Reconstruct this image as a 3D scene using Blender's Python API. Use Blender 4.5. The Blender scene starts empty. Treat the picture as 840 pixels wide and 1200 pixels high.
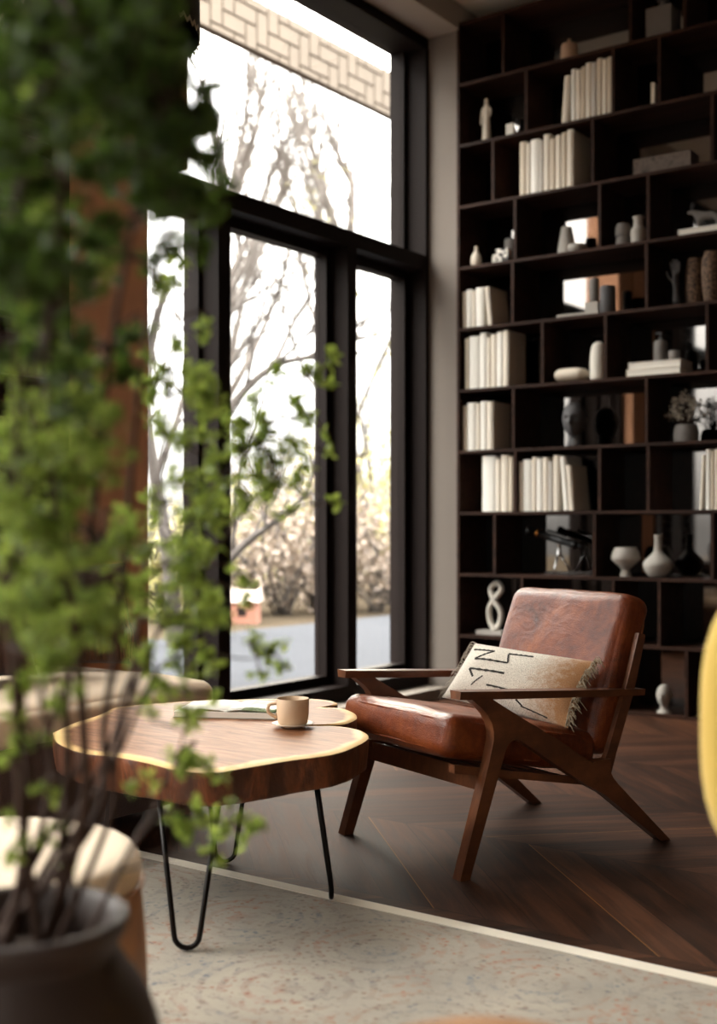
import bpy, bmesh, math, random
from mathutils import Vector, Matrix, noise
random.seed(7)
R = random.random
U = random.uniform
PI = math.pi
scene = bpy.context.scene
COL = scene.collection

# ------------------------------------------------------------------ camera frame
F, HZ, CT, ST = 1422.0, 618.0, math.cos(math.radians(35.8)), math.sin(math.radians(35.8))
def room(xc, d, z=0.0):                       # right / forward / up of the camera -> room metres
    return Vector((CT * xc - ST * d, ST * xc + CT * d, z))
def at(px, py, d):                            # a point of the photo at a known distance
    return room((px - 420) / F * d, d, 1 - (py - HZ) / F * d)
def on_z(px, py, z):                          # a point of the photo on a level plane
    return at(px, py, F * (1 - z) / (py - HZ))
def x_on_y(px, y):                            # X of the photo column px on the plane Y = y
    r = (px - 420) / F
    return (CT * r - ST) * y / (ST * r + CT)

# ------------------------------------------------------------------ mesh helpers
def link(name, me, parent=None, mats=(), smooth=False, loc=None):
    o = bpy.data.objects.new(name, me)
    COL.objects.link(o)
    if not isinstance(mats, (list, tuple)): mats = [mats]
    for m in mats: me.materials.append(m)
    if smooth:
        me.polygons.foreach_set('use_smooth', [True] * len(me.polygons))
    if parent: o.parent = parent
    if loc is not None: o.location = loc
    return o
def raw(name, vs, fs, mats, parent=None, smooth=False, loc=None):
    me = bpy.data.meshes.new(name)
    me.from_pydata([tuple(v) for v in vs], [], fs)
    me.update()
    return link(name, me, parent, mats, smooth, loc)
def done(name, bm, mats, parent=None, smooth=False, loc=None, bevel=0, seg=2):
    if bevel:
        es = [e for e in bm.edges if len(e.link_faces) == 2 and e.calc_face_angle(0) > 0.5]
        bmesh.ops.bevel(bm, geom=es, offset=bevel, segments=seg, affect='EDGES', profile=0.5, clamp_overlap=True)
    bmesh.ops.recalc_face_normals(bm, faces=bm.faces)
    me = bpy.data.meshes.new(name)
    bm.to_mesh(me); bm.free()
    o = link(name, me, parent, mats, False, loc)
    if smooth:
        for p in me.polygons: p.use_smooth = True
        md = None
        try: me.set_sharp_from_angle(angle=0.7)
        except Exception: pass
    return o
def box(bm, lo, hi, M=None, mi=0):
    x0, y0, z0 = lo; x1, y1, z1 = hi
    c = [(x0,y0,z0),(x1,y0,z0),(x1,y1,z0),(x0,y1,z0),(x0,y0,z1),(x1,y0,z1),(x1,y1,z1),(x0,y1,z1)]
    v = [bm.verts.new(M @ Vector(p) if M else p) for p in c]
    for f in ((0,3,2,1),(4,5,6,7),(0,1,5,4),(1,2,6,5),(2,3,7,6),(3,0,4,7)):
        bm.faces.new([v[i] for i in f]).material_index = mi
def bx(name, lo, hi, mat, parent=None, bevel=0, M=None, seg=2):
    bm = bmesh.new(); box(bm, lo, hi, M)
    return done(name, bm, mat, parent, bevel=bevel, seg=seg, smooth=bool(bevel))
def prism(name, pts, x0, x1, mat, parent=None, bevel=0, seg=2):   # polygon in (y, z) pushed along x
    bm = bmesh.new()
    a = [bm.verts.new((x0, y, z)) for y, z in pts]
    b = [bm.verts.new((x1, y, z)) for y, z in pts]
    n = len(pts)
    bm.faces.new(a); bm.faces.new(b[::-1])
    for i in range(n): bm.faces.new([a[i], b[i], b[(i+1) % n], a[(i+1) % n]])
    return done(name, bm, mat, parent, bevel=bevel, seg=seg, smooth=bool(bevel))
def lathe_data(prof, n=32):
    vs, fs = [], []
    for r, z in prof:
        for k in range(n):
            a = 2 * PI * k / n
            vs.append((r * math.cos(a), r * math.sin(a), z))
    m = len(prof)
    for i in range(m - 1):
        for k in range(n):
            k2 = (k + 1) % n
            fs.append((i*n+k, i*n+k2, (i+1)*n+k2, (i+1)*n+k))
    if prof[0][0] > 1e-4: fs.append(tuple(range(n))[::-1])
    if prof[-1][0] > 1e-4: fs.append(tuple((m-1)*n + k for k in range(n)))
    return vs, fs
def smoothprof(prof, sub=4):
    out = []
    P = [prof[0]] + list(prof) + [prof[-1]]
    for i in range(1, len(P) - 2):
        p0, p1, p2, p3 = P[i-1], P[i], P[i+1], P[i+2]
        for s in range(sub):
            t = s / sub
            out.append(tuple(max(0.0005 if k == 0 else (0.0 if prof[0][1] >= 0 else -9), 0.5*((2*p1[k]) + (-p0[k]+p2[k])*t + (2*p0[k]-5*p1[k]+4*p2[k]-p3[k])*t*t + (-p0[k]+3*p1[k]-3*p2[k]+p3[k])*t**3)) for k in range(2)))
    out.append(prof[-1])
    return out
def lathe(name, prof, mat, parent=None, loc=None, n=32, sub=0):
    vs, fs = lathe_data(smoothprof(prof, sub) if sub else prof, n)
    o = raw(name, vs, fs, mat, parent, True, loc)
    try: o.data.set_sharp_from_angle(angle=0.9)
    except Exception: pass
    return o
def tube_into(vs, fs, pts, rads, n=8):
    pts = [Vector(p) for p in pts]
    base = len(vs); up = Vector((0.31, 0.22, 0.93))
    prev = None
    for i, p in enumerate(pts):
        t = (pts[min(i+1, len(pts)-1)] - pts[max(i-1, 0)])
        t = t.normalized() if t.length > 1e-9 else Vector((0,0,1))
        if prev is None:
            a = t.cross(up if abs(t.dot(up)) < 0.95 else Vector((1,0,0))).normalized()
        else:
            a = (prev - t * prev.dot(t)).normalized()
        prev = a; b = t.cross(a)
        r = rads[i] if isinstance(rads, (list, tuple)) else rads
        for k in range(n):
            an = 2*PI*k/n
            vs.append(p + (a*math.cos(an) + b*math.sin(an)) * r)
    for i in range(len(pts)-1):
        for k in range(n):
            k2 = (k+1) % n
            fs.append((base+i*n+k, base+i*n+k2, base+(i+1)*n+k2, base+(i+1)*n+k))
    fs.append(tuple(base+k for k in range(n))[::-1])
    fs.append(tuple(base+(len(pts)-1)*n+k for k in range(n)))
def tube(name, pts, rads, mat, parent=None, n=8, loc=None):
    vs, fs = [], []
    tube_into(vs, fs, pts, rads, n)
    return raw(name, vs, fs, mat, parent, True, loc)
def spline(pts, sub=6):
    pts = [Vector(p) for p in pts]
    P = [2*pts[0]-pts[1]] + pts + [2*pts[-1]-pts[-2]]
    out = []
    for i in range(1, len(P)-2):
        p0, p1, p2, p3 = P[i-1:i+3]
        for s in range(sub):
            t = s/sub
            out.append(0.5*((2*p1)+(p2-p0)*t+(2*p0-5*p1+4*p2-p3)*t*t+(3*p1-p0-3*p2+p3)*t**3))
    out.append(pts[-1])
    return out
def rounded(name, w, l, t, r, mat, parent=None, n=14, crown=0.0, wob=0.0, freq=6, M=None):
    """cushion: a w x l x t block with round edges, crowned faces and slight unevenness"""
    S = [math.sin(PI/2 * (-1 + 2*i/n)) for i in range(n+1)]
    h = Vector((w/2, l/2, t/2)); inn = h - Vector((r, r, r))
    idx, vs, fs = {}, [], []
    def v(i, j, k):
        key = (i, j, k)
        if key in idx: return idx[key]
        q = Vector((S[i]*h.x, S[j]*h.y, S[k]*h.z))
        c = Vector([max(-inn[a], min(inn[a], q[a])) for a in range(3)])
        d = q - c
        p = c + d.normalized() * r if d.length > 1e-9 else q
        sx, sy, sz = S[i], S[j], S[k]
        if crown:
            p.z += crown * (1-sx*sx) * (1-sy*sy) * sz
            p.x += 0.4*crown * (1-sy*sy) * (1-sz*sz) * sx
            p.y += 0.4*crown * (1-sx*sx) * (1-sz*sz) * sy
        if wob:
            p += noise.noise_vector(p*freq + Vector((w*91, l*37, 3))) * wob
        if M: p = M @ p
        idx[key] = len(vs); vs.append(p)
        return idx[key]
    R_ = range(n)
    for a in R_:
        for b in R_:
            fs.append((v(a,b,n), v(a+1,b,n), v(a+1,b+1,n), v(a,b+1,n)))
            fs.append((v(a,b,0), v(a,b+1,0), v(a+1,b+1,0), v(a+1,b,0)))
            fs.append((v(a,0,b), v(a+1,0,b), v(a+1,0,b+1), v(a,0,b+1)))
            fs.append((v(a,n,b), v(a,n,b+1), v(a+1,n,b+1), v(a+1,n,b)))
            fs.append((v(0,a,b), v(0,a,b+1), v(0,a+1,b+1), v(0,a+1,b)))
            fs.append((v(n,a,b), v(n,a+1,b), v(n,a+1,b+1), v(n,a,b+1)))
    return raw(name, vs, fs, mat, parent, True)
def tag(o, label, cat, group=None, kind=None):
    o['label'] = label; o['category'] = cat
    if group: o['group'] = group
    if kind: o['kind'] = kind
    return o
def thing(name, label, cat, loc=(0,0,0), rz=0.0, group=None):
    o = bpy.data.objects.new(name, None); COL.objects.link(o)
    o.empty_display_size = 0.05
    o.location = loc; o.rotation_euler = (0, 0, rz)
    return tag(o, label, cat, group)
def struct(o):
    o['kind'] = 'structure'; return o

# ------------------------------------------------------------------ materials
def srgb(h):
    h = h.lstrip('#')
    f = lambda c: c/12.92 if c <= 0.04045 else ((c+0.055)/1.055)**2.4
    return tuple(f(int(h[i:i+2], 16)/255) for i in (0, 2, 4)) + (1,)
class NT:
    def __init__(s, name):
        s.m = bpy.data.materials.new(name); s.m.use_nodes = True
        s.t = s.m.node_tree; s.t.nodes.clear()
        s.out = s.n('ShaderNodeOutputMaterial')
    def n(s, kind, **kw):
        o = s.t.nodes.new(kind)
        for k, v in kw.items():
            if k.startswith('i_'):
                key = k[2:].replace('_', ' ')
                o.inputs[int(key) if key.isdigit() else key].default_value = v
            else: setattr(o, k, v)
        return o
    def l(s, a, b): s.t.links.new(a, b)
    def math(s, op, a, b=None, c=None):
        o = s.n('ShaderNodeMath', operation=op)
        for i, v in enumerate((a, b, c)):
            if v is None: continue
            if isinstance(v, (int, float)): o.inputs[i].default_value = v
            else: s.l(v, o.inputs[i])
        return o.outputs[0]
    def ramp(s, fac, stops, interp='LINEAR'):
        o = s.n('ShaderNodeValToRGB'); cr = o.color_ramp; cr.interpolation = interp
        while len(cr.elements) < len(stops): cr.elements.new(0.5)
        for e, (p, c) in zip(cr.elements, stops):
            e.position = p; e.color = srgb(c) if isinstance(c, str) else (c, c, c, 1)
        s.l(fac, o.inputs[0]); return o.outputs[0]
    def mix(s, fac, a, b, mode='MIX'):
        o = s.n('ShaderNodeMix', data_type='RGBA', blend_type=mode)
        for sock, v in ((o.inputs[0], fac), (o.inputs[6], a), (o.inputs[7], b)):
            if isinstance(v, (int, float)): sock.default_value = v
            elif isinstance(v, str): sock.default_value = srgb(v)
            elif isinstance(v, tuple): sock.default_value = v
            else: s.l(v, sock)
        return o.outputs[2]
    def obj(s): return s.n('ShaderNodeTexCoord').outputs['Object']
    def uv(s): return s.n('ShaderNodeTexCoord').outputs['UV']
    def mapp(s, vec, scale=(1,1,1), rot=(0,0,0), loc=(0,0,0)):
        o = s.n('ShaderNodeMapping'); s.l(vec, o.inputs[0])
        o.inputs[1].default_value = loc; o.inputs[2].default_value = rot; o.inputs[3].default_value = scale
        return o.outputs[0]
    def noise(s, vec, scale=5, detail=4, rough=0.55, dist=0):
        o = s.n('ShaderNodeTexNoise'); s.l(vec, o.inputs['Vector'])
        o.inputs['Scale'].default_value = scale; o.inputs['Detail'].default_value = detail
        o.inputs['Roughness'].default_value = rough; o.inputs['Distortion'].default_value = dist
        return o.outputs[0]
    def bump(s, h, strength=0.3, dist=0.01):
        o = s.n('ShaderNodeBump'); o.inputs['Strength'].default_value = strength; o.inputs['Distance'].default_value = dist
        s.l(h, o.inputs['Height']); return o.outputs[0]
    def bsdf(s, color, rough=0.5, metal=0, normal=None, spec=0.5, sheen=0, coat=0):
        b = s.n('ShaderNodeBsdfPrincipled')
        for key, v in (('Base Color', color), ('Roughness', rough), ('Metallic', metal), ('Specular IOR Level', spec), ('Sheen Weight', sheen), ('Coat Weight', coat)):
            if isinstance(v, str): b.inputs[key].default_value = srgb(v)
            elif isinstance(v, (int, float, tuple)): b.inputs[key].default_value = v
            else: s.l(v, b.inputs[key])
        if normal: s.l(normal, b.inputs['Normal'])
        s.l(b.outputs[0], s.out.inputs[0]); return b
def plain(name, color, rough=0.5, metal=0, var=0.12, scale=8, bump=0.1, spec=0.5, sheen=0, bscale=None):
    t = NT(name); co = t.obj()
    n = t.noise(co, scale)
    c = srgb(color) if isinstance(color, str) else color
    d = tuple(x*(1-var) for x in c[:3]) + (1,); e = tuple(min(1, x*(1+var)) for x in c[:3]) + (1,)
    nn = t.noise(co, bscale or scale*12, 2) if bump else None
    t.bsdf(t.mix(n, d, e), rough, metal, t.bump(nn, bump, 0.004) if bump else None, spec, sheen)
    return t.m
def wood(name, dark, mid, light, scale=(14, 14, 1.2), rough=0.42, bump=0.12, grain_axis=None, spec=0.5):
    t = NT(name); co = t.mapp(t.obj(), scale)
    n1 = t.noise(co, 1.6, 6, 0.6, 0.6); n2 = t.noise(t.mapp(co, (3, 3, 1)), 4, 4, 0.7)
    f = t.math('ADD', t.math('MULTIPLY', n1, 0.7), t.math('MULTIPLY', n2, 0.3))
    c = t.ramp(f, ((0.3, dark), (0.5, mid), (0.72, light)))
    t.bsdf(c, rough, 0, t.bump(n2, bump, 0.003), spec)
    return t.m

M_frame = plain('window_frame_paint', '#1c1513', 0.6, 0.0, 0.06, 3, 0.05, spec=0.08)
M_plaster = plain('warm_plaster', '#756c64', 0.9, 0, 0.08, 2.5, 0.25)
M_pier = plain('terracotta_plaster', '#cf9c7c', 0.92, 0, 0.14, 4, 0.3)
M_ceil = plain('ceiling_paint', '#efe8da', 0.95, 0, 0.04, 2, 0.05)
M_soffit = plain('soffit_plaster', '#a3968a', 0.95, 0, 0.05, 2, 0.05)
M_redwall = wood('red_brown_panel', '#1d0f0c', '#371a14', '#4a251b', (5, 5, 0.7), 0.6)
M_stone = plain('sill_stone', '#8f857a', 0.55, 0, 0.1, 6, 0.1)
M_shelf = wood('bookcase_wood', '#1d110c', '#2f1d15', '#442b1f', (1.5, 12, 12), 0.62, spec=0.12)
M_walnut = wood('chair_walnut', '#3a2013', '#5f3720', '#855131', (10, 1.6, 5), 0.42)
M_steel = plain('black_steel', '#191615', 0.4, 0.7, 0.05, 5, 0.05)
M_white = plain('matte_white', '#d6d0c5', 0.7, 0, 0.05, 6, 0.1)
M_ivory = plain('ivory_ceramic', '#cbbfae', 0.5, 0, 0.06, 6, 0.05)
M_grey = plain('grey_ceramic', '#6f6a66', 0.75, 0, 0.08, 10, 0.15)
M_lgrey = plain('light_grey_ceramic', '#a09a92', 0.75, 0, 0.08, 10, 0.15)
M_dgrey = plain('charcoal_plaster', '#4a4849', 0.75, 0, 0.1, 10, 0.15)
M_black = plain('black_metal', '#121213', 0.4, 0.3, 0.05, 5, 0.05)
M_chrome = plain('chrome', '#c8c8c8', 0.15, 1.0, 0.03, 5, 0)
M_tan = plain('tan_clay', '#b3947c', 0.7, 0, 0.1, 9, 0.1)
M_cream = plain('cream_linen', '#e6cfb3', 0.9, 0, 0.07, 5, 0.4, sheen=0.2, bscale=260)
M_brownfab = plain('brown_velvet', '#4b2f22', 0.85, 0, 0.18, 6, 0.4, sheen=0.4, bscale=160)
M_page = plain('paper', '#e8e3d9', 0.8, 0, 0.03, 9, 0.05)
M_yellow = plain('yellow_wool', '#d9b75a', 0.9, 0, 0.07, 7, 0.4, sheen=0.2, bscale=240)
M_soil = plain('potting_soil', '#3a2c22', 1.0, 0, 0.4, 40, 0.8)

def leather(name, a, b, c, rough=0.36):
    t = NT(name); co = t.obj()
    n = t.noise(co, 7, 6, 0.68, 0.4); f = t.noise(co, 38, 4, 0.7)
    cc = t.ramp(t.math('ADD', t.math('MULTIPLY', n, 0.72), t.math('MULTIPLY', f, 0.28)), ((0.34, a), (0.5, b), (0.68, c)))
    w = t.n('ShaderNodeTexVoronoi', feature='DISTANCE_TO_EDGE'); t.l(co, w.inputs['Vector']); w.inputs['Scale'].default_value = 170
    h = t.math('ADD', t.math('MULTIPLY', w.outputs[0], 0.6), t.math('MULTIPLY', t.noise(t.mapp(co, (9, 26, 9)), 1.2, 4, 0.6, 1.2), 1.6))
    t.bsdf(cc, t.math('ADD', t.math('MULTIPLY', f, 0.22), rough-0.1), 0, t.bump(h, 0.22, 0.01), 0.36)
    return t.m
M_leather = leather('cognac_leather', '#421b0b', '#6d3115', '#8c4a22')
M_camel = leather('camel_leather', '#8a5c36', '#a87446', '#b98552', 0.5)

def glass_mat():
    t = NT('window_glass')
    tr = t.n('ShaderNodeBsdfTransparent'); tr.inputs[0].default_value = (0.97, 0.98, 0.97, 1)
    gl = t.n('ShaderNodeBsdfGlossy'); gl.inputs['Roughness'].default_value = 0.01
    lw = t.n('ShaderNodeLayerWeight')
    fr = t.math('ADD', t.math('MULTIPLY', t.math('POWER', lw.outputs['Facing'], 5.0), 0.9), 0.035)
    mx = t.n('ShaderNodeMixShader'); t.l(fr, mx.inputs[0]); t.l(tr.outputs[0], mx.inputs[1]); t.l(gl.outputs[0], mx.inputs[2])
    t.l(mx.outputs[0], t.out.inputs[0]); return t.m
M_glass = glass_mat()
def mirror_mat():
    t = NT('smoked_mirror')
    n = t.noise(t.obj(), 3, 3)
    t.bsdf((0.24, 0.225, 0.215, 1), t.math('ADD', t.math('MULTIPLY', n, 0.03), 0.02), 1.0)
    return t.m
M_mirror = mirror_mat()

def floor_mat():
    t = NT('walnut_chevron_floor'); g = t.n('ShaderNodeNewGeometry').outputs['Position']
    sp = t.n('ShaderNodeSeparateXYZ'); t.l(g, sp.inputs[0]); X, Y = sp.outputs[0], sp.outputs[1]
    W, P = 0.72, 0.155
    c = t.math('DIVIDE', t.math('SUBTRACT', Y, 2.70), W)
    ci = t.math('FLOOR', c); fr = t.math('SUBTRACT', c, ci)
    par = t.math('FLOORED_MODULO', ci, 2)
    tri = t.math('ABSOLUTE', t.math('SUBTRACT', fr, par))          # mirrored from strip to strip
    zig = t.math('ADD', X, t.math('MULTIPLY', tri, W))
    k = t.math('DIVIDE', zig, P); ki = t.math('FLOOR', k); kf = t.math('SUBTRACT', k, ki)
    cell = t.n('ShaderNodeCombineXYZ'); t.l(ki, cell.inputs[0]); t.l(ci, cell.inputs[1])
    wn = t.n('ShaderNodeTexWhiteNoise', noise_dimensions='3D'); t.l(cell.outputs[0], wn.inputs['Vector'])
    # along / across plank coordinates for the grain
    sgn = t.math('SUBTRACT', t.math('MULTIPLY', par, 2), 1)
    u1 = t.math('ADD', X, t.math('MULTIPLY', t.math('MULTIPLY', Y, sgn), 1.0))
    v1 = t.math('SUBTRACT', X, t.math('MULTIPLY', t.math('MULTIPLY', Y, sgn), 1.0))
    gv = t.n('ShaderNodeCombineXYZ'); t.l(t.math('MULTIPLY', u1, 1.3), gv.inputs[0]); t.l(t.math('MULTIPLY', v1, 14), gv.inputs[1]); t.l(t.math('MULTIPLY', wn.outputs[0], 40), gv.inputs[2])
    gr = t.noise(gv.outputs[0], 1.4, 6, 0.62, 0.8)
    f = t.math('ADD', t.math('MULTIPLY', gr, 0.75), t.math('MULTIPLY', wn.outputs[0], 0.25))
    col = t.ramp(f, ((0.28, '#1f120a'), (0.48, '#3a2317'), (0.72, '#553625')))
    e1 = t.math('LESS_THAN', kf, 0.018)
    gold = t.math('MULTIPLY', e1, t.math('GREATER_THAN', wn.outputs[0], 0.82))
    e2 = t.math('LESS_THAN', fr, 0.004)
    col = t.mix(t.math('MULTIPLY', t.math('MAXIMUM', e1, e2), 0.75), col, '#0d0705')
    col = t.mix(t.math('MULTIPLY', gold, 0.75), col, '#a5703a')
    t.bsdf(col, t.math('ADD', t.math('MULTIPLY', gr, 0.2), 0.58), 0, t.bump(t.math('SUBTRACT', gr, t.math('MULTIPLY', e1, 1.0)), 0.25, 0.004), 0.10)
    return t.m
M_floor = floor_mat()

def rug_mat():
    t = NT('faded_oriental_rug'); co = t.obj()
    base = t.ramp(t.noise(co, 2.2, 5, 0.6), ((0.3, '#80786e'), (0.5, '#988f82'), (0.7, '#aba191')))
    wc = t.n('ShaderNodeTexVoronoi', feature='F1'); t.l(co, wc.inputs['Vector']); wc.inputs['Scale'].default_value = 2.6; wc.inputs['Randomness'].default_value = 0.3
    ring = t.math('SINE', t.math('MULTIPLY', wc.outputs['Distance'], 52))
    pet = t.n('ShaderNodeTexVoronoi', feature='F1'); t.l(co, pet.inputs['Vector']); pet.inputs['Scale'].default_value = 48
    spots = t.math('LESS_THAN', pet.outputs['Distance'], 0.30)
    worn = t.ramp(t.noise(co, 30, 4, 0.75), ((0.42, 0.0), (0.55, 1.0)))
    ringm = t.math('MULTIPLY', t.math('GREATER_THAN', ring, 0.45), worn)
    hue = t.ramp(t.noise(co, 5, 3), ((0.40, '#55606b'), (0.5, '#7a6252'), (0.60, '#96583a')), 'LINEAR')
    c1 = t.mix(t.math('MULTIPLY', t.math('MULTIPLY', spots, worn), 0.8), base, hue)
    c2 = t.mix(t.math('MULTIPLY', ringm, 0.38), c1, hue)
    dark = t.ramp(t.noise(t.mapp(co, (1, 2.6, 1), loc=(4, 2, 0)), 26, 6, 0.8), ((0.57, 0.0), (0.68, 1.0)))
    c3 = t.mix(t.math('MULTIPLY', dark, 0.85), c2, '#3d3a3a')
    t.bsdf(c3, 0.95, 0, t.bump(t.noise(co, 420, 2), 0.5, 0.004), 0.2, 0.2)
    return t.m
M_rug = rug_mat()
M_rugedge = plain('rug_binding', '#e2dacb', 0.9, 0, 0.05, 20, 0.3)

def slab_top():
    t = NT('live_edge_wood_top')
    a = t.n('ShaderNodeAttribute', attribute_name='ring').outputs['Fac']
    co = t.obj(); n = t.noise(co, 5, 5, 0.6, 0.5)
    d = t.math('ADD', a, t.math('MULTIPLY', t.math('SUBTRACT', n, 0.5), 0.16))
    rings = t.noise(t.mapp(co, (4, 26, 4), (0, 0, 0.6)), 1.5, 5, 0.6, 1.0)
    heart = t.ramp(rings, ((0.3, '#5c3722'), (0.5, '#84573a'), (0.72, '#a07354')))
    col = t.mix(t.ramp(d, ((0.90, 0.0), (0.955, 1.0))), heart, t.mix(n, '#cfa468', '#e6c58e'))
    t.bsdf(col, 0.5, 0, t.bump(rings, 0.08, 0.003), 0.2)
    return t.m
M_slab = slab_top()
def bark():
    t = NT('live_edge_bark'); co = t.mapp(t.obj(), (1, 1, 0.35))
    n = t.noise(co, 16, 6, 0.65, 0.8); m = t.noise(co, 5, 3)
    col = t.ramp(t.math('ADD', t.math('MULTIPLY', n, 0.6), t.math('MULTIPLY', m, 0.4)), ((0.32, '#1b0e08'), (0.5, '#4f2a16'), (0.66, '#8a4e2b')))
    t.bsdf(col, 0.45, 0, t.bump(n, 0.7, 0.01), 0.4)
    return t.m
M_bark = bark()
def leaf_mat(name, a, b, trans=0.45, glow=None):
    t = NT(name)
    r = t.n('ShaderNodeNewGeometry').outputs['Random Per Island']
    col = t.ramp(r, ((0.0, a), (1.0, b)))
    p = t.n('ShaderNodeBsdfPrincipled'); t.l(col, p.inputs['Base Color']); p.inputs['Roughness'].default_value = 0.5
    tr = t.n('ShaderNodeBsdfTranslucent'); t.l(t.mix(0.5, col, glow or b), tr.inputs[0])
    mx = t.n('ShaderNodeMixShader'); mx.inputs[0].default_value = trans
    t.l(p.outputs[0], mx.inputs[1]); t.l(tr.outputs[0], mx.inputs[2]); t.l(mx.outputs[0], t.out.inputs[0])
    return t.m
M_leaf = leaf_mat('lit_leaf', '#628030', '#a3b656', 0.45, '#bccc60')
M_leaf_shaded = leaf_mat('shaded_leaf', '#2b4013', '#55702a', 0.35, '#6f8a33')  # same leaf darkened: shade in the upper crown painted into the colour
M_stem = plain('stem_bark', '#3a2315', 0.8, 0, 0.2, 30, 0.3)
M_pot = plain('dark_clay_pot', '#2d1c14', 0.6, 0, 0.15, 9, 0.3)
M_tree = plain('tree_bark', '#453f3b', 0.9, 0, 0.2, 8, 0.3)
M_bushA = leaf_mat('olive_bush', '#7f7a4c', '#a8a064', 0.2)
M_bushB = leaf_mat('brown_bush', '#5f5148', '#8a7b6c', 0.15)
M_terrace = plain('terrace_concrete', '#38393c', 0.9, 0, 0.08, 1.5, 0.1, spec=0.0)
M_soilout = plain('garden_earth', '#3a332a', 1.0, 0, 0.2, 1.5, 0.3, spec=0.0)
M_fascia = plain('sandstone_block', '#5c5248', 0.9, 0, 0.16, 3, 0.3)
M_joint = plain('sandstone_joint', '#3c2d22', 0.95, 0, 0.1, 3, 0.2)

# ------------------------------------------------------------------ room shell
XI, XO, XG = -3.90, -4.13, -4.06          # inner face, outer face, glass plane of the window wall
YB, DM = 6.10, 0.32                        # bookcase front plane and depth
ZC = 4.06
struct(bx('floor', (-4.13, -4.0, -0.12), (3.6, 6.9, 0.0), M_floor))
struct(bx('ceiling', (-4.3, -4.2, ZC), (3.8, 7.1, ZC + 0.12), M_ceil))
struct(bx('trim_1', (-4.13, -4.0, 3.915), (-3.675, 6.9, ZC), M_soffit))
struct(bx('wall_back', (-4.3, 6.78, 0), (3.8, 6.95, ZC), M_plaster))
struct(bx('wall_right', (3.6, -4.0, 0), (3.78, 6.9, ZC), M_plaster))
struct(bx('wall_front', (-4.3, -4.2, 0), (-1.6, -4.0, ZC), M_plaster))
struct(bx('wall_front', (1.6, -4.2, 0), (3.8, -4.0, ZC), M_plaster))
struct(bx('wall_front', (-1.6, -4.2, 0), (1.6, -4.0, 0.9), M_plaster))
struct(bx('wall_front', (-1.6, -4.2, 2.6), (1.6, -4.0, ZC), M_plaster))
struct(bx('wall_corner', (-4.13, 6.12, 0), (-3.695, 6.78, 3.915), M_plaster))
struct(bx('wall_pier', (-4.16, 3.33, 0), (-3.86, 3.775, 3.915), M_pier))
struct(bx('trim_2', (-4.14, 3.775, 2.63), (-3.87, 4.03, 3.915), M_pier))
struct(bx('wall_left', (-4.2, 2.4, 0), (-3.92, 3.33, 3.915), M_redwall))
struct(bx('trim_3', (-3.92, 3.775, 0), (-3.76, 6.12, 0.06), M_stone, bevel=0.006))
struct(bx('wall_garden', (-4.2, -4.0, 0), (-3.92, -3.4, 3.915), M_plaster))

def window_empty(name):
    o = bpy.data.objects.new(name, None); COL.objects.link(o); o['kind'] = 'structure'
    o.location = (XI, 5, 0); return o
def wbx(name, lo, hi, mat, win, bevel=0.006):
    off = Vector(win.location)
    return bx(name, Vector(lo)-off, Vector(hi)-off, mat, win, bevel)
w1 = window_empty('window_1')
Y0, YM1a, YM1b, YM2a, YM2b, YJ = 3.775, 4.275, 4.36, 5.31, 5.391, 6.12
wbx('bottom_rail', (XO, Y0, 0.0), (XI, YJ, 0.14), M_frame, w1)
wbx('head', (XO, Y0, 3.85), (XI, YJ, 3.915), M_frame, w1)
wbx('transom', (XO, Y0, 2.53), (XI, YJ, 2.617), M_frame, w1)
wbx('mullion', (XO, YM1a, 0.14), (XI, YM1b, 2.53), M_frame, w1)
wbx('mullion', (XO, YM2a, 0.14), (XI, YM2b, 2.53), M_frame, w1)
wbx('jamb', (XO+0.1, 6.085, 0.14), (XI+0.004, YJ, 3.85), M_frame, w1)
wbx('jamb', (XO, 6.05, 0.14), (XO+0.1, YJ, 3.85), M_frame, w1)
wbx('jamb', (XO, Y0, 0.14), (XI-0.05, Y0+0.04, 2.53), M_frame, w1)
# door leaf in the middle bay
def sash(y0, y1, z0, z1, w, wt, nm):
    wbx(nm, (XG-0.03, y0, z0), (XG+0.05, y0+w, z1), M_frame, w1)
    wbx(nm, (XG-0.03, y1-w, z0), (XG+0.05, y1, z1), M_frame, w1)
    wbx(nm, (XG-0.028, y0+w, z0), (XG+0.048, y1-w, z0+wt), M_frame, w1)
    wbx(nm, (XG-0.028, y0+w, z1-wt), (XG+0.048, y1-w, z1), M_frame, w1)
sash(YM1b, YM2a, 0.14, 2.53, 0.05, 0.05, 'sash')
sash(YM2b, 6.05, 0.14, 2.53, 0.022, 0.05, 'sash')
sash(Y0+0.04, YM1a, 0.14, 2.53, 0.022, 0.05, 'sash')
wbx('pane', (XG-0.004, YM1b+.05, 0.19), (XG+0.004, YM2a-.05, 2.48), M_glass, w1, 0)
wbx('pane', (XG-0.004, YM2b+.02, 0.19), (XG+0.004, 6.03, 2.48), M_glass, w1, 0)
wbx('pane', (XG-0.004, Y0+.06, 0.19), (XG+0.004, YM1a-.02, 2.48), M_glass, w1, 0)
wbx('pane', (XG-0.004, 4.03, 2.617), (XG+0.004, 6.05, 3.85), M_glass, w1, 0)
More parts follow.
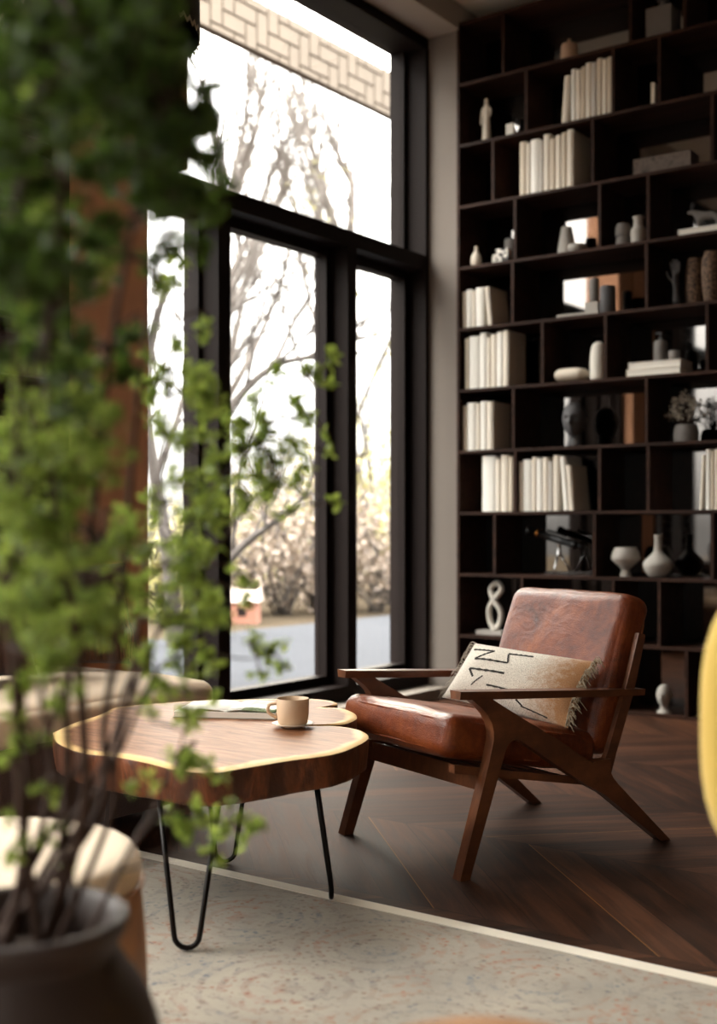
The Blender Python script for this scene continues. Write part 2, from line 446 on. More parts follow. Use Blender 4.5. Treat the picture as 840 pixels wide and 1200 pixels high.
# added, unseen window bay of the same wall, lengthened to light sofa and plant
w2 = window_empty('added_window_2')
wbx('bottom_rail', (XO, -3.4, 0.0), (XI, 2.4, 0.14), M_frame, w2)
wbx('head', (XO, -3.4, 3.85), (XI, 2.4, 3.915), M_frame, w2)
wbx('transom', (XO, -3.4, 2.53), (XI, 2.4, 2.617), M_frame, w2)
for y in (-3.4, -1.97, -0.54, 0.89, 2.32):
    wbx('mullion', (XO, y, 0.14), (XI, y+0.08, 3.85), M_frame, w2)
wbx('pane', (XG-0.004, -3.36, 0.14), (XG+0.004, 2.36, 2.53), M_glass, w2, 0)
wbx('pane', (XG-0.004, -3.36, 2.617), (XG+0.004, 2.36, 3.85), M_glass, w2, 0)

w3 = window_empty('added_window_3')  # added, unseen window behind the camera that brightens the room
for x in (-1.6, -0.03, 1.54):
    wbx('mullion', (x, -4.16, 0.9), (x+0.06, -4.02, 2.6), M_frame, w3)
wbx('bottom_rail', (-1.6, -4.16, 0.9), (1.6, -4.02, 0.96), M_frame, w3)
wbx('head', (-1.6, -4.16, 2.54), (1.6, -4.02, 2.6), M_frame, w3)
wbx('pane', (-1.58, -4.10, 0.93), (1.58, -4.092, 2.57), M_glass, w3, 0)
# ------------------------------------------------------------------ outside
struct(bx('terrace_ground', (-8.1, -14, -0.2), (-4.13, 40, -0.04), M_terrace))
struct(bx('garden_ground', (-70, -30, -0.35), (-8.1, 70, -0.12), M_soilout))
fx = -7.0
fa = thing('stone_canopy_beam', 'sandstone beam with zigzag stone blocks high outside the window', 'beam', (fx, 8, 5.2))
bx('beam_core', (-0.07, -7, 0.0), (0.0, 8, 0.45), M_joint, fa)
bm = bmesh.new(); L, Wd, g = 0.30, 0.15, 0.011
for n in range(-60, 60):                        # herringbone of 2:1 blocks clipped to the face
    for k in range(-8, 9):
        for hor in (0, 1):
            y0 = (n*4 + k) * Wd if not hor else (n*4 + k + 1) * Wd
            z0 = (k) * Wd
            w, h = (Wd, L) if not hor else (L, Wd)
            if hor: z0 = k*Wd + Wd - Wd
            ya, yb, za, zb = y0+g, y0+w-g, z0-0.09+g, z0-0.09+h-g
            ya, yb, za, zb = max(ya, -6.99), min(yb, 7.99), max(za, 0.004), min(zb, 0.446)
            if yb-ya > 0.02 and zb-za > 0.02:
                box(bm, (0.0, ya, za), (0.02, yb, zb))
done('block_facing', bm, M_fascia, fa)
for y in (-6.6, 7.6):
    bx('post', (-0.30, y, -5.24), (-0.02, y+0.28, 0), M_fascia, fa, 0.01)

def leaf_quads(vs, fs, p, size, up=0.0, asp=0.6):
    d = Vector((U(-1,1), U(-1,1), U(-1,1)+up)).normalized()
    a = d.cross(Vector((U(-1,1), U(-1,1), U(-1,1)))).normalized(); nn = d.cross(a)
    b = len(vs); w = size*asp*0.5
    vs += [p, p + d*size*0.35 + a*w + nn*w*0.3, p + d*size*0.75 + a*w*0.75 + nn*w*0.22, p + d*size, p + d*size*0.75 - a*w*0.75 + nn*w*0.22, p + d*size*0.35 - a*w + nn*w*0.3]
    fs += [(b, b+1, b+2, b+3), (b, b+3, b+4, b+5)]
def grow(vs, fs, p, d, length, rad, depth, spread, tips=None):
    pts, rs = [p], [rad]; q = p.copy(); dd = d.copy(); n = 5
    for i in range(n):
        dd = (dd + Vector((U(-1,1), U(-1,1), U(-0.5,0.8)))*0.17).normalized()
        q = q + dd*length/n; pts.append(q.copy()); rs.append(rad*(1-0.5*(i+1)/n))
    tube_into(vs, fs, pts, rs, 6 if depth > 1 else 4)
    if depth <= 0:
        if tips is not None: tips.append(q)
        return
    for k in range(random.choice((2, 3, 3))):
        i = random.choice((2, 3, 4, 5)) if k else 5
        nd = (dd + Vector((U(-1,1), U(-1,1), U(-0.3,0.9)))*spread).normalized()
        grow(vs, fs, pts[i], nd, length*U(0.58, 0.82), rs[i]*0.72, depth-1, spread, tips)
def ground_pt(px, d):
    p = room((px-420)/F*d, d); p.z = -0.12; return p
def bare_tree(px, d, h, r, label, lean=(0,0,1), depth=5, seed=1, leaves=0):
    random.seed(seed)
    t = thing('bare_tree', label, 'tree', ground_pt(px, d), group='leafless trees in the garden')
    vs, fs, tips = [], [], []
    grow(vs, fs, Vector((0,0,0)), Vector(lean).normalized(), h*0.33, r, depth, 0.75, tips)
    raw('trunk', vs, fs, M_tree, t, True)
    lv, lf = [], []
    for p in tips:
        for _ in range(leaves):
            leaf_quads(lv, lf, p + Vector((U(-1,1), U(-1,1), U(-1,1)))*0.12, U(0.05, 0.09))
    if lv: raw('bud_foliage', lv, lf, M_bushA, t)
rr = CT, ST
def traced_tree(px, d, label, limbs, seed, sub=3, mat=None):
    """a tree whose main limbs follow the photo; smaller twigs grow from them"""
    random.seed(seed)
    b0 = ground_pt(px, d)
    t = thing('bare_tree', label, 'tree', b0, group='leafless trees in the garden')
    vs, fs = [], []
    for pts, r0, r1, tw in limbs:
        q = [at(x, y, dd) - b0 for x, y, dd in pts]
        if pts[0][1] > 720: q[0] = Vector((0, 0, 0))
        sp_ = spline(q, 5); m = len(sp_)
        tube_into(vs, fs, sp_, [r0 + (r1-r0)*i/(m-1) for i in range(m)], 8)
        for _ in range(tw):
            i = random.randrange(m//3, m); dr = (sp_[min(i+1, m-1)] - sp_[max(i-1, 0)]).normalized()
            nd = (dr + Vector((U(-1,1), U(-1,1), U(-.2,1)))*0.8).normalized()
            grow(vs, fs, sp_[i], nd, U(0.35, 0.8), r1*0.9, sub, 0.7)
    raw('trunk', vs, fs, mat or M_tree, t, True)
traced_tree(206, 10.6, 'dark trunked bare tree seen through the narrow left pane', [
    ([(206,745,10.6),(200,690,10.6),(194,630,10.6),(182,560,10.5),(172,480,10.4),(178,400,10.4),(196,330,10.3)], .075, .03, 5),
    ([(182,560,10.5),(205,500,10.7),(222,440,10.9),(240,380,11.1)], .035, .015, 4),
    ([(230,745,10.6),(226,700,10.6),(224,650,10.6),(232,590,10.7)], .06, .04, 2)], 3)
traced_tree(246, 11.4, 'bare tree with a bough sweeping right across the glass door', [
    ([(246,745,11.4),(250,690,11.4),(248,600,11.4),(246,520,11.4),(252,440,11.4),(250,330,11.4)], .10, .05, 3),
    ([(250,690,11.4),(270,656,11.3),(296,630,11.2),(327,608,11.1),(365,575,11.0)], .05, .018, 4),
    ([(248,520,11.4),(270,479,11.4),(292,452,11.4),(315,433,11.4),(334,424,11.4),(378,416,11.4)], .048, .024, 5),
    ([(318,432,11.4),(332,405,11.5),(345,375,11.6),(368,338,11.7)], .028, .012, 4),
    ([(250,450,11.4),(270,428,11.4),(290,398,11.4),(311,369,11.4)], .032, .014, 4),
    ([(250,390,11.4),(270,367,11.5),(290,352,11.6),(340,320,11.8)], .03, .012, 6),
    ([(272,366,11.5),(300,330,11.7),(320,300,11.8)], .018, .008, 3),
    ([(272,650,11.3),(280,560,11.2),(300,500,11.2),(312,452,11.2)], .024, .01, 3)], 22)
M_hazed = plain('hazed_bark', '#67605b', 0.95, 0, 0.1, 8, 0.2)  # lighter bark: distance haze painted into the colour of the far trees
def tall(px, d, label, seed, top, side):
    limbs = []
    random.seed(seed)
    tr_ = [(px, 745, d)] + [(px + U(-10, 10), y, d) for y in (620, 480, 340)] + [(px + U(-10, 12), 220, d), (px + U(-14, 14), top, d)]
    limbs.append((tr_, .14, .035, 26))
    for k in range(9):
        y0 = U(260, 520); dx = U(25, 95)*side
        limbs.append(([(px, y0, d), (px+dx*0.4, y0-60, d+U(-.5,.5)), (px+dx*0.75, y0-125, d+U(-.8,.8)), (px+dx, y0-U(170, 215), d+U(-1,1))], 0.06, .022, 14))
    traced_tree(px, d, label, limbs, seed+1, 3, M_hazed)
tall(252, 17, 'tall haze paled bare tree reaching up behind the high pane', 9, 105, 1)
tall(402, 19, 'spreading haze paled bare tree far behind the glass door', 14, 190, -0.8)
bare_tree(455, 19, 8, 0.12, 'bare tree with yellowish buds behind the right hand pane', depth=5, seed=31, leaves=3)
def bush(px, d, w, h, mat, label, seed, n=1500):
    random.seed(seed)
    t = thing('garden_bush', label, 'bush', ground_pt(px, d), group='bushes behind the terrace')
    vs, fs = [], []; lv, lf = [], []
    for k in range(16):
        a = U(0, 2*PI); e = Vector((math.cos(a)*w*U(.2,.5), math.sin(a)*w*U(.2,.5), h*U(.6, 1)))
        pts = [Vector((U(-.1,.1), U(-.1,.1), 0)), e*0.5 + Vector((U(-.1,.1), U(-.1,.1), .1)), e]
        tube_into(vs, fs, spline(pts, 3), [0.02]*6 + [0.005], 4)
        for _ in range(n//16):
            q = pts[1].lerp(e, U(-0.6, 1.0)) + Vector((U(-1,1), U(-1,1), U(-.7,.7)))*w*0.22
            q.z = max(q.z, 0.02)
            leaf_quads(lv, lf, q, U(0.05, 0.11))
    raw('stem', vs, fs, M_tree, t, True); raw('foliage', lv, lf, mat, t)
bush(330, 15.5, 2.2, 1.5, M_bushB, 'brown bush at the terrace edge right of the little hut', 5)
bush(372, 16.2, 2.4, 1.9, M_bushB, 'tall brown bush behind the terrace beside the door post', 6)
bush(440, 16.0, 2.2, 1.3, M_bushB, 'low brown bush seen at the foot of the right hand pane', 7)
bush(450, 17.5, 2.4, 3.3, M_bushA, 'yellowish olive bush high behind the right hand pane', 8)
bush(412, 19.5, 2.6, 2.6, M_bushA, 'olive bush half hidden by the door post', 9)
bush(240, 15.0, 2.2, 1.4, M_bushB, 'brown bush behind the left door mullion', 10)
bush(190, 14.5, 2.2, 1.5, M_bushA, 'olive bush behind the narrow left pane', 11)
bush(345, 20.5, 3.0, 2.6, M_bushB, 'broad brown thicket behind the other bushes in the door glass', 12)
bush(290, 21.5, 3.0, 2.0, M_bushA, 'pale olive bush behind the little orange hut', 13)
random.seed(99)
hs = thing('distant_house', 'scaled down distant orange hut with pale roof seen low through the door glass', 'house', ground_pt(286, 14.2), math.radians(30)); hs.scale = (0.17, 0.17, 0.3)  # far-off house, made small and set close to the terrace
bx('house_wall', (-1.0, -0.8, 0), (1.0, 0.8, 0.85), plain('orange_render', '#7d5546', 0.9), hs)
prism('house_roof', [(-1.0, .85), (1.0, .85), (0, 1.35)], -1.2, 1.2, plain('pale_roof', '#9b8f88', 0.9), hs)
bx('house_window', (-0.3, -0.83, 0.3), (0.3, -0.79, 0.65), M_frame, hs)

# ------------------------------------------------------------------ bookcase
NR, ZR = 11, 0.3577
XL, XR = -3.69, -1.0
TB = 0.017
bc = thing('bookcase', 'tall dark wood bookcase with mirrored backs filling the end wall', 'bookcase', (XL, YB, 0))
def bb(name, lo, hi, mat=M_shelf, bev=0.0015):
    o = Vector((XL, YB, 0))
    return bx(name, Vector(lo)-o, Vector(hi)-o, mat, bc, bev, seg=1)
bb('side_panel', (XL, YB, 0), (XL+TB, YB+DM+0.02, NR*ZR+TB))
bb('side_panel', (XR-TB, YB, 0), (XR, YB+DM+0.02, NR*ZR+TB))
bb('mirror_back', (XL+TB, YB+DM, 0.0), (XR-TB, YB+DM+0.02, NR*ZR), M_mirror, 0)
for i in range(NR+1):
    bb('shelf', (XL+TB, YB+0.001, i*ZR), (XR-TB, YB+DM, i*ZR+TB))
DIV = {0: (589, 738, 802), 1: (616, 718, 772), 2: (577, 694, 834), 3: (603, 702, 759), 4: (600, 757), 5: (635, 709, 828),
       6: (601, 757), 7: (603, 702, 759), 8: (579, 696, 834), 9: (611, 718, 772), 10: (640, 720, 804)}
for row, pxs in DIV.items():
    z0 = (NR-1-row)*ZR
    xs = [x_on_y(p, YB) for p in pxs]
    nx = xs[-1] + 0.56
    while nx < XR-0.1: xs.append(nx); nx += U(0.28, 0.55)
    for x in xs:
        bb('divider', (x-TB/2, YB+0.002, z0+TB), (x+TB/2, YB+DM, z0+ZR))
def zrow(row): return (NR-1-row)*ZR + TB + 0.0012
def spot(px, row, e):                        # a place on a shelf row, e metres behind the front
    return Vector((x_on_y(px, YB+e), YB+e, zrow(row)))
PXM = 0.00487                                # metres per photo pixel at the bookcase

# books ------------------------------------------------------------
BC = {'white': plain('book_white', '#e9e5dc', 0.6, 0, 0.04, 9, 0.05), 'cream': plain('book_cream', '#ded4c4', 0.65, 0, 0.05, 9, 0.05),
      'beige': plain('book_beige', '#c9bca8', 0.65, 0, 0.06, 9, 0.05), 'grey': plain('book_grey', '#bdb7ae', 0.65, 0, 0.05, 9, 0.05),
      'brown': plain('book_brown', '#4a3528', 0.6, 0, 0.1, 9, 0.05)}
ORD = ['first', 'second', 'third', 'fourth', 'fifth', 'sixth', 'seventh', 'eighth', 'ninth', 'tenth']
def book(x, row, w, h, dep, colr, label, group, lean=0.0, e=0.03):
    r = thing('book', label, 'book', (x, YB+e, zrow(row)), 0, group)
    r.rotation_euler = (0, lean, 0)
    r.location.z += w*math.sin(max(0, lean))
    c = 0.003
    bm = bmesh.new()
    box(bm, (0, 0, 0), (c, dep, h)); box(bm, (w-c, 0, 0), (w, dep, h))
    # rounded spine
    pts = [(0, c), (0.18*w, -0.004), (0.5*w, -0.006), (0.82*w, -0.004), (w, c), (w, c+0.002), (0, c+0.002)]
    lo = [bm.verts.new((a, b, 0)) for a, b in pts]; hi = [bm.verts.new((a, b, h)) for a, b in pts]
    bm.faces.new(lo[::-1]); bm.faces.new(hi)
    for i in range(len(pts)):
        j = (i+1) % len(pts); bm.faces.new([lo[i], lo[j], hi[j], hi[i]])
    done('cover', bm, BC[colr], r)
    bx('page_block', (c, c+0.003, 0.004), (w-c, dep-0.004, h-0.005), M_page, r)
    return r
def book_row(row, px0, px1, spec, where, group, e=0.03):
    """spec: list of (relative width, height px, colour, lean)"""
    x0, x1 = x_on_y(px0, YB+e), x_on_y(px1, YB+e)
    tot = sum(s[0] for s in spec); x = x0; n = len(spec)
    for i, (rw, hp, colr, lean) in enumerate(spec):
        w = (x1-x0)*rw/tot; h = min(hp*PXM, 0.325)
        thick = 'thick' if rw > 1.4 else ('thin' if rw < 0.8 else '')
        if lean: h = min(h, 0.31)
        lab = f"{'leaning ' if lean else ''}{thick + ' ' if thick else ''}{colr} book, {ORD[i]} from the left {where}"
        off = 0.31*math.sin(lean) if lean < 0 else (h*math.sin(lean)+0.002 if lean > 0 else 0)
        book(x - off, row, w-0.0012, h, 0.2 + 0.02*R(), colr, lab, group, lean, e)
        x += w
W, C_, B_, G_ = 'white', 'cream', 'beige', 'grey'
book_row(1, 662, 718, [(1.2, 54, C_, 0.07), (0.9, 60, W, 0), (1, 58, C_, 0), (0.8, 60, B_, 0), (1.1, 63, C_, 0), (1, 62, G_, 0), (1, 65, B_, 0), (0.9, 63, C_, 0), (1, 64, B_, 0)], 'in the topmost row of books', 'books in the topmost row')
book_row(2, 609, 672, [(1.2, 63, B_, 0), (0.7, 60, C_, 0), (1.6, 63, W, 0), (0.7, 60, G_, 0), (1.1, 66, C_, 0), (1, 60, B_, 0), (1, 62, C_, 0), (0.9, 64, B_, 0), (1.1, 66, C_, 0)], 'in the second row of books down', 'books in the second row down')
book_row(4, 542, 572, [(0.7, 44, B_, 0), (1.1, 46, W, 0), (0.7, 44, C_, 0), (1.5, 47, W, 0), (0.8, 47, C_, -0.09)], 'on the shelf under the pear shaped vase', 'books under the pear shaped vase')
book_row(5, 545, 596, [(0.7, 61, B_, 0), (1.9, 63, W, 0), (1.2, 66, W, 0), (0.7, 60, C_, 0), (1, 63, C_, 0), (1.1, 65, W, 0), (0.9, 66, C_, 0)], 'in the row left of the oval stone', 'books left of the oval stone')
book_row(6, 542, 578, [(0.8, 54, B_, 0), (1.5, 57, W, 0), (0.7, 55, C_, 0), (1.1, 58, W, 0), (1, 57, C_, 0)], 'in the row left of the dark head', 'books left of the dark head')
book_row(7, 565, 602, [(2.3, 66, W, 0), (0.8, 62, C_, 0), (1.3, 67, C_, 0), (0.8, 64, B_, 0)], 'in the end cell under the five book row', 'books in the end cell below')
book_row(7, 608, 668, [(0.8, 58, B_, 0), (1.7, 60, W, 0), (0.9, 63, C_, 0), (1.2, 61, W, 0), (1, 62, C_, 0), (0.9, 57, G_, 0), (1.2, 64, C_, 0), (1, 62, W, -0.085), (0.9, 52, C_, -0.085)], 'in the row just above the telescope', 'books above the telescope')
book_row(7, 823, 843, [(0.9, 58, C_, 0.05), (1.2, 64, W, 0), (0.9, 62, B_, 0), (1.2, 64, C_, 0)], 'at the right picture edge below the dried flowers', 'books at the right edge')

# ornaments --------------------------------------------------------
def pot(name, label, cat, px, row, e, prof, mat, sub=5, rz=0, group=None, n=28):
    vs, fs = lathe_data(smoothprof(prof, sub) if sub else prof, n)
    o = raw(name, vs, fs, mat, None, True, spot(px, row, e))
    try: o.data.set_sharp_from_angle(angle=0.9)
    except Exception: pass
    return tag(o, label, cat, group)
# row 0
cd = thing('candle_jar', 'pinkish clay candle jar with a knobbed lid on the top shelf', 'candle jar', spot(667, 0, 0.06))
lathe('jar_body', [(0.03, 0), (0.046, 0.004), (0.048, 0.04), (0.046, 0.075), (0.02, 0.078)], M_tan, cd)
lathe('lid', [(0.03, 0.076), (0.044, 0.079), (0.042, 0.09), (0.012, 0.095), (0.008, 0.11), (0.01, 0.118), (0.002, 0.122)], M_tan, cd)
dc = thing('decanter', 'square grey decanter with ring stopper high on the right', 'decanter', spot(777, 0, 0.12))
bx('bottle_body', (-0.07, -0.07, 0), (0.07, 0.07, 0.17), M_grey, dc, 0.015, seg=3)
lathe('neck', [(0.03, 0.165), (0.022, 0.185), (0.022, 0.215), (0.03, 0.22)], M_grey, dc)
tube('ring_stopper', [(0.035*math.cos(a*PI/8), 0, 0.25+0.035*math.sin(a*PI/8)) for a in range(17)], 0.008, M_dgrey, dc)
# figurines: skinned bodies
def skin_obj(name, verts, edges, mat, parent=None, loc=None, levels=2):
    me = bpy.data.meshes.new(name)
    me.from_pydata([v[:3] for v in verts], edges, [])
    o = link(name, me, parent, mat, False, loc)
    sk = o.modifiers.new('s', 'SKIN'); sk.use_smooth_shade = True
    ly = me.skin_vertices[0]
    for i, v in enumerate(verts):
        ly.data[i].radius = (v[3], v[4] if len(v) > 4 else v[3]); ly.data[i].use_root = i == 0
    o.modifiers.new('u', 'SUBSURF').levels = levels; o.modifiers['u'].render_levels = levels
    dg = bpy.context.evaluated_depsgraph_get()
    m2 = bpy.data.meshes.new_from_object(o.evaluated_get(dg))
    o.modifiers.clear(); o.data = m2
    m2.polygons.foreach_set('use_smooth', [True]*len(m2.polygons))
    return o
st = thing('statuette', 'ivory standing robed statuette on the second shelf from the top', 'statuette', spot(570, 1, 0.1))
bx('plinth', (-0.055, -0.045, 0), (0.045, 0.045, 0.012), M_ivory, st, 0.003)
fg_ = skin_obj('figure', [(0,0,.09,.036,.03),(0,0,.012,.042,.036),(0,0,.17,.030,.024),(0,0,.215,.036,.022),(0,0,.235,.016,.014),(0,0,.262,.018,.02),(0,0,.275,.012,.013),
                    (.04,0,.208,.011),(.046,-.012,.165,.009),(.02,-.03,.16,.008),(-.04,0,.208,.011),(-.05,0,.16,.009),(-.04,-.02,.12,.008)],
         [(0,1),(0,2),(2,3),(3,4),(4,5),(5,6),(3,7),(7,8),(8,9),(3,10),(10,11),(11,12)], M_ivory, st)
fg_.scale = (0.72, 0.8, 1.0)
o = tag(prism('wedge_ornament', [(-0.03, 0), (0.03, 0), (0.03, 0.012), (-0.03, 0.075)], -0.024, 0.024, M_white, bevel=0.003), 'small white wedge ornament beside the statuette', 'ornament'); o.location = spot(600, 1, 0.07)
def frame_box(px, row, e, w, d, h, mat, name, label, cat, rz=0, bev=0.003):
    o = bx(name, (-w/2, -d/2, 0), (w/2, d/2, h), mat, None, bev); o.location = spot(px, row, e); o.rotation_euler.z = rz
    return tag(o, label, cat)
frame_box(769, 1, 0.05, 0.02, 0.10, 0.11, BC['beige'], 'notebook', 'thin beige notebook standing against the divider right of the topmost books', 'notebook')
# row 2: marbled bowl box and bud vase
t = NT('marbled_clay'); nz = t.noise(t.obj(), 14, 6, 0.7, 1.5)
t.bsdf(t.ramp(nz, ((0.35, '#33271f'), (0.5, '#66564a'), (0.65, '#43352c'))), 0.6); M_marble = t.m
tr = thing('serving_trough', 'marbled brown trough lying under the topmost right books', 'trough', spot(780, 2, 0.16))
bm = bmesh.new()
box(bm, (-0.16, -0.06, 0), (0.16, 0.06, 0.012)); done('trough_base', bm, M_marble, tr, bevel=0.003)
for nm, lo, hi in (('trough_side', (-0.16, -0.06, 0.012), (0.16, -0.048, 0.11)), ('trough_side', (-0.16, 0.048, 0.012), (0.16, 0.06, 0.11)), ('trough_end', (-0.16, -0.048, 0.012), (-0.148, 0.048, 0.11)), ('trough_end', (0.148, -0.048, 0.012), (0.16, 0.048, 0.11))):
    bx(nm, lo, hi, M_marble, tr, 0.003)
# row 3
pot('pear_vase', 'small ivory pear shaped vase at the left end of the shelf', 'vase', 558, 3, 0.06, [(0.0005,0),(0.024,0),(0.033,0.03),(0.028,0.062),(0.013,0.09),(0.010,0.108),(0.013,0.116),(0.009,0.114),(0.0005,0.05)], M_ivory)
t = NT('spotted_cube_face'); co = t.obj()
t.bsdf(t.ramp(t.noise(co, 42, 2, 0.5), ((0.5, '#d8d2c8'), (0.53, '#2b2826')), 'CONSTANT'), 0.6); M_spot = t.m
frame_box(590, 3, 0.07, 0.075, 0.06, 0.082, M_spot, 'patterned_cube', 'black and white patterned cube right of the pear vase', 'ornament', 0.1, 0.004)
frame_box(580, 3, 0.06, 0.03, 0.03, 0.055, M_spot, 'patterned_block', 'smaller patterned block between pear vase and patterned cube', 'ornament', 0.3, 0.003)
pot('grey_cylinder_vase', 'grey cylinder vase standing behind the patterned cube', 'vase', 598, 3, 0.2, [(0.03,0),(0.036,0.005),(0.036,0.165),(0.03,0.17),(0.028,0.16)], M_grey, 0)
pot('tall_cone_vase', 'tall grey tapering vase beside a low bowl on the fourth shelf', 'vase', 664, 3, 0.16, [(0.0005,0),(0.052,0),(0.05,0.06),(0.036,0.14),(0.030,0.17),(0.026,0.168),(0.0005,0.1)], M_lgrey)
pot('low_bowl', 'low light grey bowl right of the tall tapering vase', 'bowl', 677, 3, 0.09, [(0.0005,0),(0.03,0),(0.05,0.022),(0.054,0.045),(0.05,0.045),(0.03,0.02),(0.0005,0.012)], M_lgrey)
pot('stepped_vase', 'grey stepped vase, left one of the pair on the fourth shelf', 'vase', 730, 3, 0.08, [(0.0005,0),(0.038,0),(0.04,0.03),(0.036,0.055),(0.042,0.06),(0.042,0.1),(0.034,0.12),(0.03,0.118),(0.0005,0.06)], M_grey)
pot('necked_vase', 'grey necked vase, right one of the pair on the fourth shelf', 'vase', 748, 3, 0.07, [(0.0005,0),(0.036,0),(0.04,0.03),(0.04,0.075),(0.028,0.095),(0.026,0.13),(0.032,0.142),(0.027,0.142),(0.0005,0.07)], M_lgrey)
def flat_book(px, row, e, w, d, h, mat, label, z=0, rz=0, grp=None):
    p = spot(px, row, e); p.z += z
    r = thing('book', label, 'book', p, rz, grp)
    bm = bmesh.new(); box(bm, (-w/2, -d/2, 0), (w/2, d/2, 0.003)); box(bm, (-w/2, -d/2, h-0.003), (w/2, d/2, h)); box(bm, (-w/2, -d/2, 0.003), (-w/2+0.003, d/2, h-0.003))
    done('cover', bm, mat, r); bx('page_block', (-w/2+0.004, -d/2+0.003, 0.0035), (w/2-0.004, d/2-0.003, h-0.0035), M_page, r)
    return r
flat_book(830, 3, 0.12, 0.26, 0.18, 0.035, BC['white'], 'white book lying flat under the animal figurine')
an = thing('animal_figurine', 'small grey horned animal figurine standing on a flat white book', 'figurine', spot(830, 3, 0.11) + Vector((0,0,0.0355)))
skin_obj('body', [(0,0,.07,.024),(.05,0,.072,.022),(-.05,0,.075,.024),(-.075,0,.10,.014),(-.10,0,.105,.012),(-.115,0,.098,.007),
                  (-.05,.012,.035,.008),(-.052,.012,.003,.007),(-.05,-.012,.035,.008),(-.048,-.012,.003,.007),(.05,.012,.035,.008),(.052,.012,.003,.007),(.05,-.012,.035,.008),(.048,-.012,.003,.007),(.07,0,.06,.004),(.075,0,.035,.003)],
         [(0,1),(0,2),(2,3),(3,4),(4,5),(2,6),(6,7),(2,8),(8,9),(1,10),(10,11),(1,12),(12,13),(1,14),(14,15)], M_grey, an, levels=1)
for s in (-1, 1):
    tube('horn', [(-.09, s*.006, .112), (-.086, s*.014, .135), (-.075, s*.02, .15)], [0.005, 0.004, 0.0015], M_dgrey, an, 6)
# row 4
ty = frame_box(682, 4, 0.12, 0.25, 0.13, 0.022, M_lgrey, 'stone_tray', 'flat grey stone tray holding candle block on the fifth shelf', 'tray')
o = frame_box(695, 4, 0.09, 0.075, 0.05, 0.055, M_lgrey, 'candle_block', 'light grey square candle block on the stone tray', 'candle holder'); o.location.z += 0.022
p = spot(696, 4, 0.09); p.z += 0.077
o = raw('pillar_candle', *lathe_data([(0.0005,0),(0.026,0),(0.027,0.002),(0.027,0.125),(0.024,0.13),(0.003,0.126),(0.003,0.14),(0.0005,0.141)], 24), M_grey, None, True, p)
tag(o, 'grey pillar candle standing on the square block', 'candle')
pot('dark_cylinder_vase', 'charcoal cylinder vase right of the pillar candle', 'vase', 712, 4, 0.1, [(0.0005,0),(0.04,0),(0.044,0.01),(0.044,0.15),(0.04,0.158),(0.037,0.15),(0.0005,0.08)], M_dgrey, 0)
hd = thing('hand_sculpture', 'charcoal upright hand sculpture with raised fingers', 'sculpture', spot(792, 4, 0.1), -0.3)
lathe('base', [(0.0005,0),(0.035,0),(0.034,0.01),(0.03,0.012),(0.0005,0.013)], M_dgrey, hd)
hv = [(0,0,.09,.018,.016),(0.004,0,.01,.026,.024),(-.002,0,.14,.022,.013),(-.003,0,.175,.024,.012)]
he = [(0,1),(0,2),(2,3)]
for fx_, ln, tl in ((-.02,.055,-.16),(-.008,.07,-.03),(.006,.066,.06),(.019,.05,.16)):
    b = len(hv)
    hv += [(fx_, 0, .19, .0085), (fx_+tl*ln*.5, -.003, .19+ln*.5, .0078), (fx_+tl*ln, -.009, .19+ln, .006)]; he += [(3,b),(b,b+1),(b+1,b+2)]
b = len(hv); hv += [(-.028,-.005,.150,.010),(-.045,-.012,.175,.0085),(-.05,-.016,.2,.0065)]; he += [(2,b),(b,b+1),(b+1,b+2)]
skin_obj('hand', hv, he, M_dgrey, hd)
t = NT('woven_rattan'); ch = t.n('ShaderNodeTexBrick'); t.l(t.mapp(t.obj(), (1,1,1)), ch.inputs['Vector']); ch.inputs['Scale'].default_value = 60
vv = t.n('ShaderNodeTexVoronoi'); t.l(t.obj(), vv.inputs['Vector']); vv.inputs['Scale'].default_value = 110
t.bsdf(t.ramp(vv.outputs['Distance'], ((0.2, '#8f7157'), (0.6, '#3a281d'))), 0.8, 0, t.bump(vv.outputs['Distance'], 0.6, 0.004)); M_rattan = t.m
pot('rattan_vase', 'woven rattan vase right of the hand sculpture', 'vase', 814, 4, 0.16, [(0.0005,0),(0.04,0),(0.048,0.08),(0.046,0.2),(0.036,0.25),(0.032,0.245),(0.0005,0.1)], M_rattan)
pot('wide_rattan_vase', 'woven rattan vase at the right edge, second from the hand sculpture', 'vase', 834, 4, 0.1, [(0.0005,0),(0.034,0),(0.05,0.1),(0.052,0.21),(0.04,0.26),(0.036,0.255),(0.0005,0.1)], M_rattan)
# row 5
o = rounded('oval_stone', 0.18, 0.12, 0.068, 0.033, M_ivory, None, 10, 0.006); o.location = spot(670, 5, 0.08) + Vector((0,0,0.0405)); tag(o, 'flat ivory oval stone lying alone in its cell', 'stone')
pot('bullet_vase', 'tall white round topped vase right of the oval stone', 'vase', 701, 5, 0.09, [(0.0005,0),(0.042,0),(0.046,0.05),(0.045,0.13),(0.036,0.19),(0.018,0.212),(0.0005,0.217)], M_white)
flat_book(773, 5, 0.11, 0.30, 0.19, 0.038, BC['cream'], 'lower cream book of the flat stack under the soap bottle')
flat_book(774, 5, 0.11, 0.29, 0.18, 0.036, BC['white'], 'upper white book of the flat stack under the soap bottle', 0.0385)
p = spot(774, 5, 0.09); p.z += 0.076
sb = thing('soap_bottle', 'grey soap bottle with pump standing on the stacked flat books', 'bottle', p)
lathe('bottle_body', [(0.0005,0),(0.034,0),(0.036,0.004),(0.036,0.1),(0.03,0.112),(0.012,0.116),(0.0005,0.118)], M_grey, sb)
lathe('pump', [(0.011,0.114),(0.011,0.13),(0.004,0.132),(0.004,0.15),(0.0005,0.151)], M_dgrey, sb, n=16)
bx('nozzle', (-0.03,-0.005,0.148), (0.006,0.005,0.157), M_dgrey, sb, 0.002)
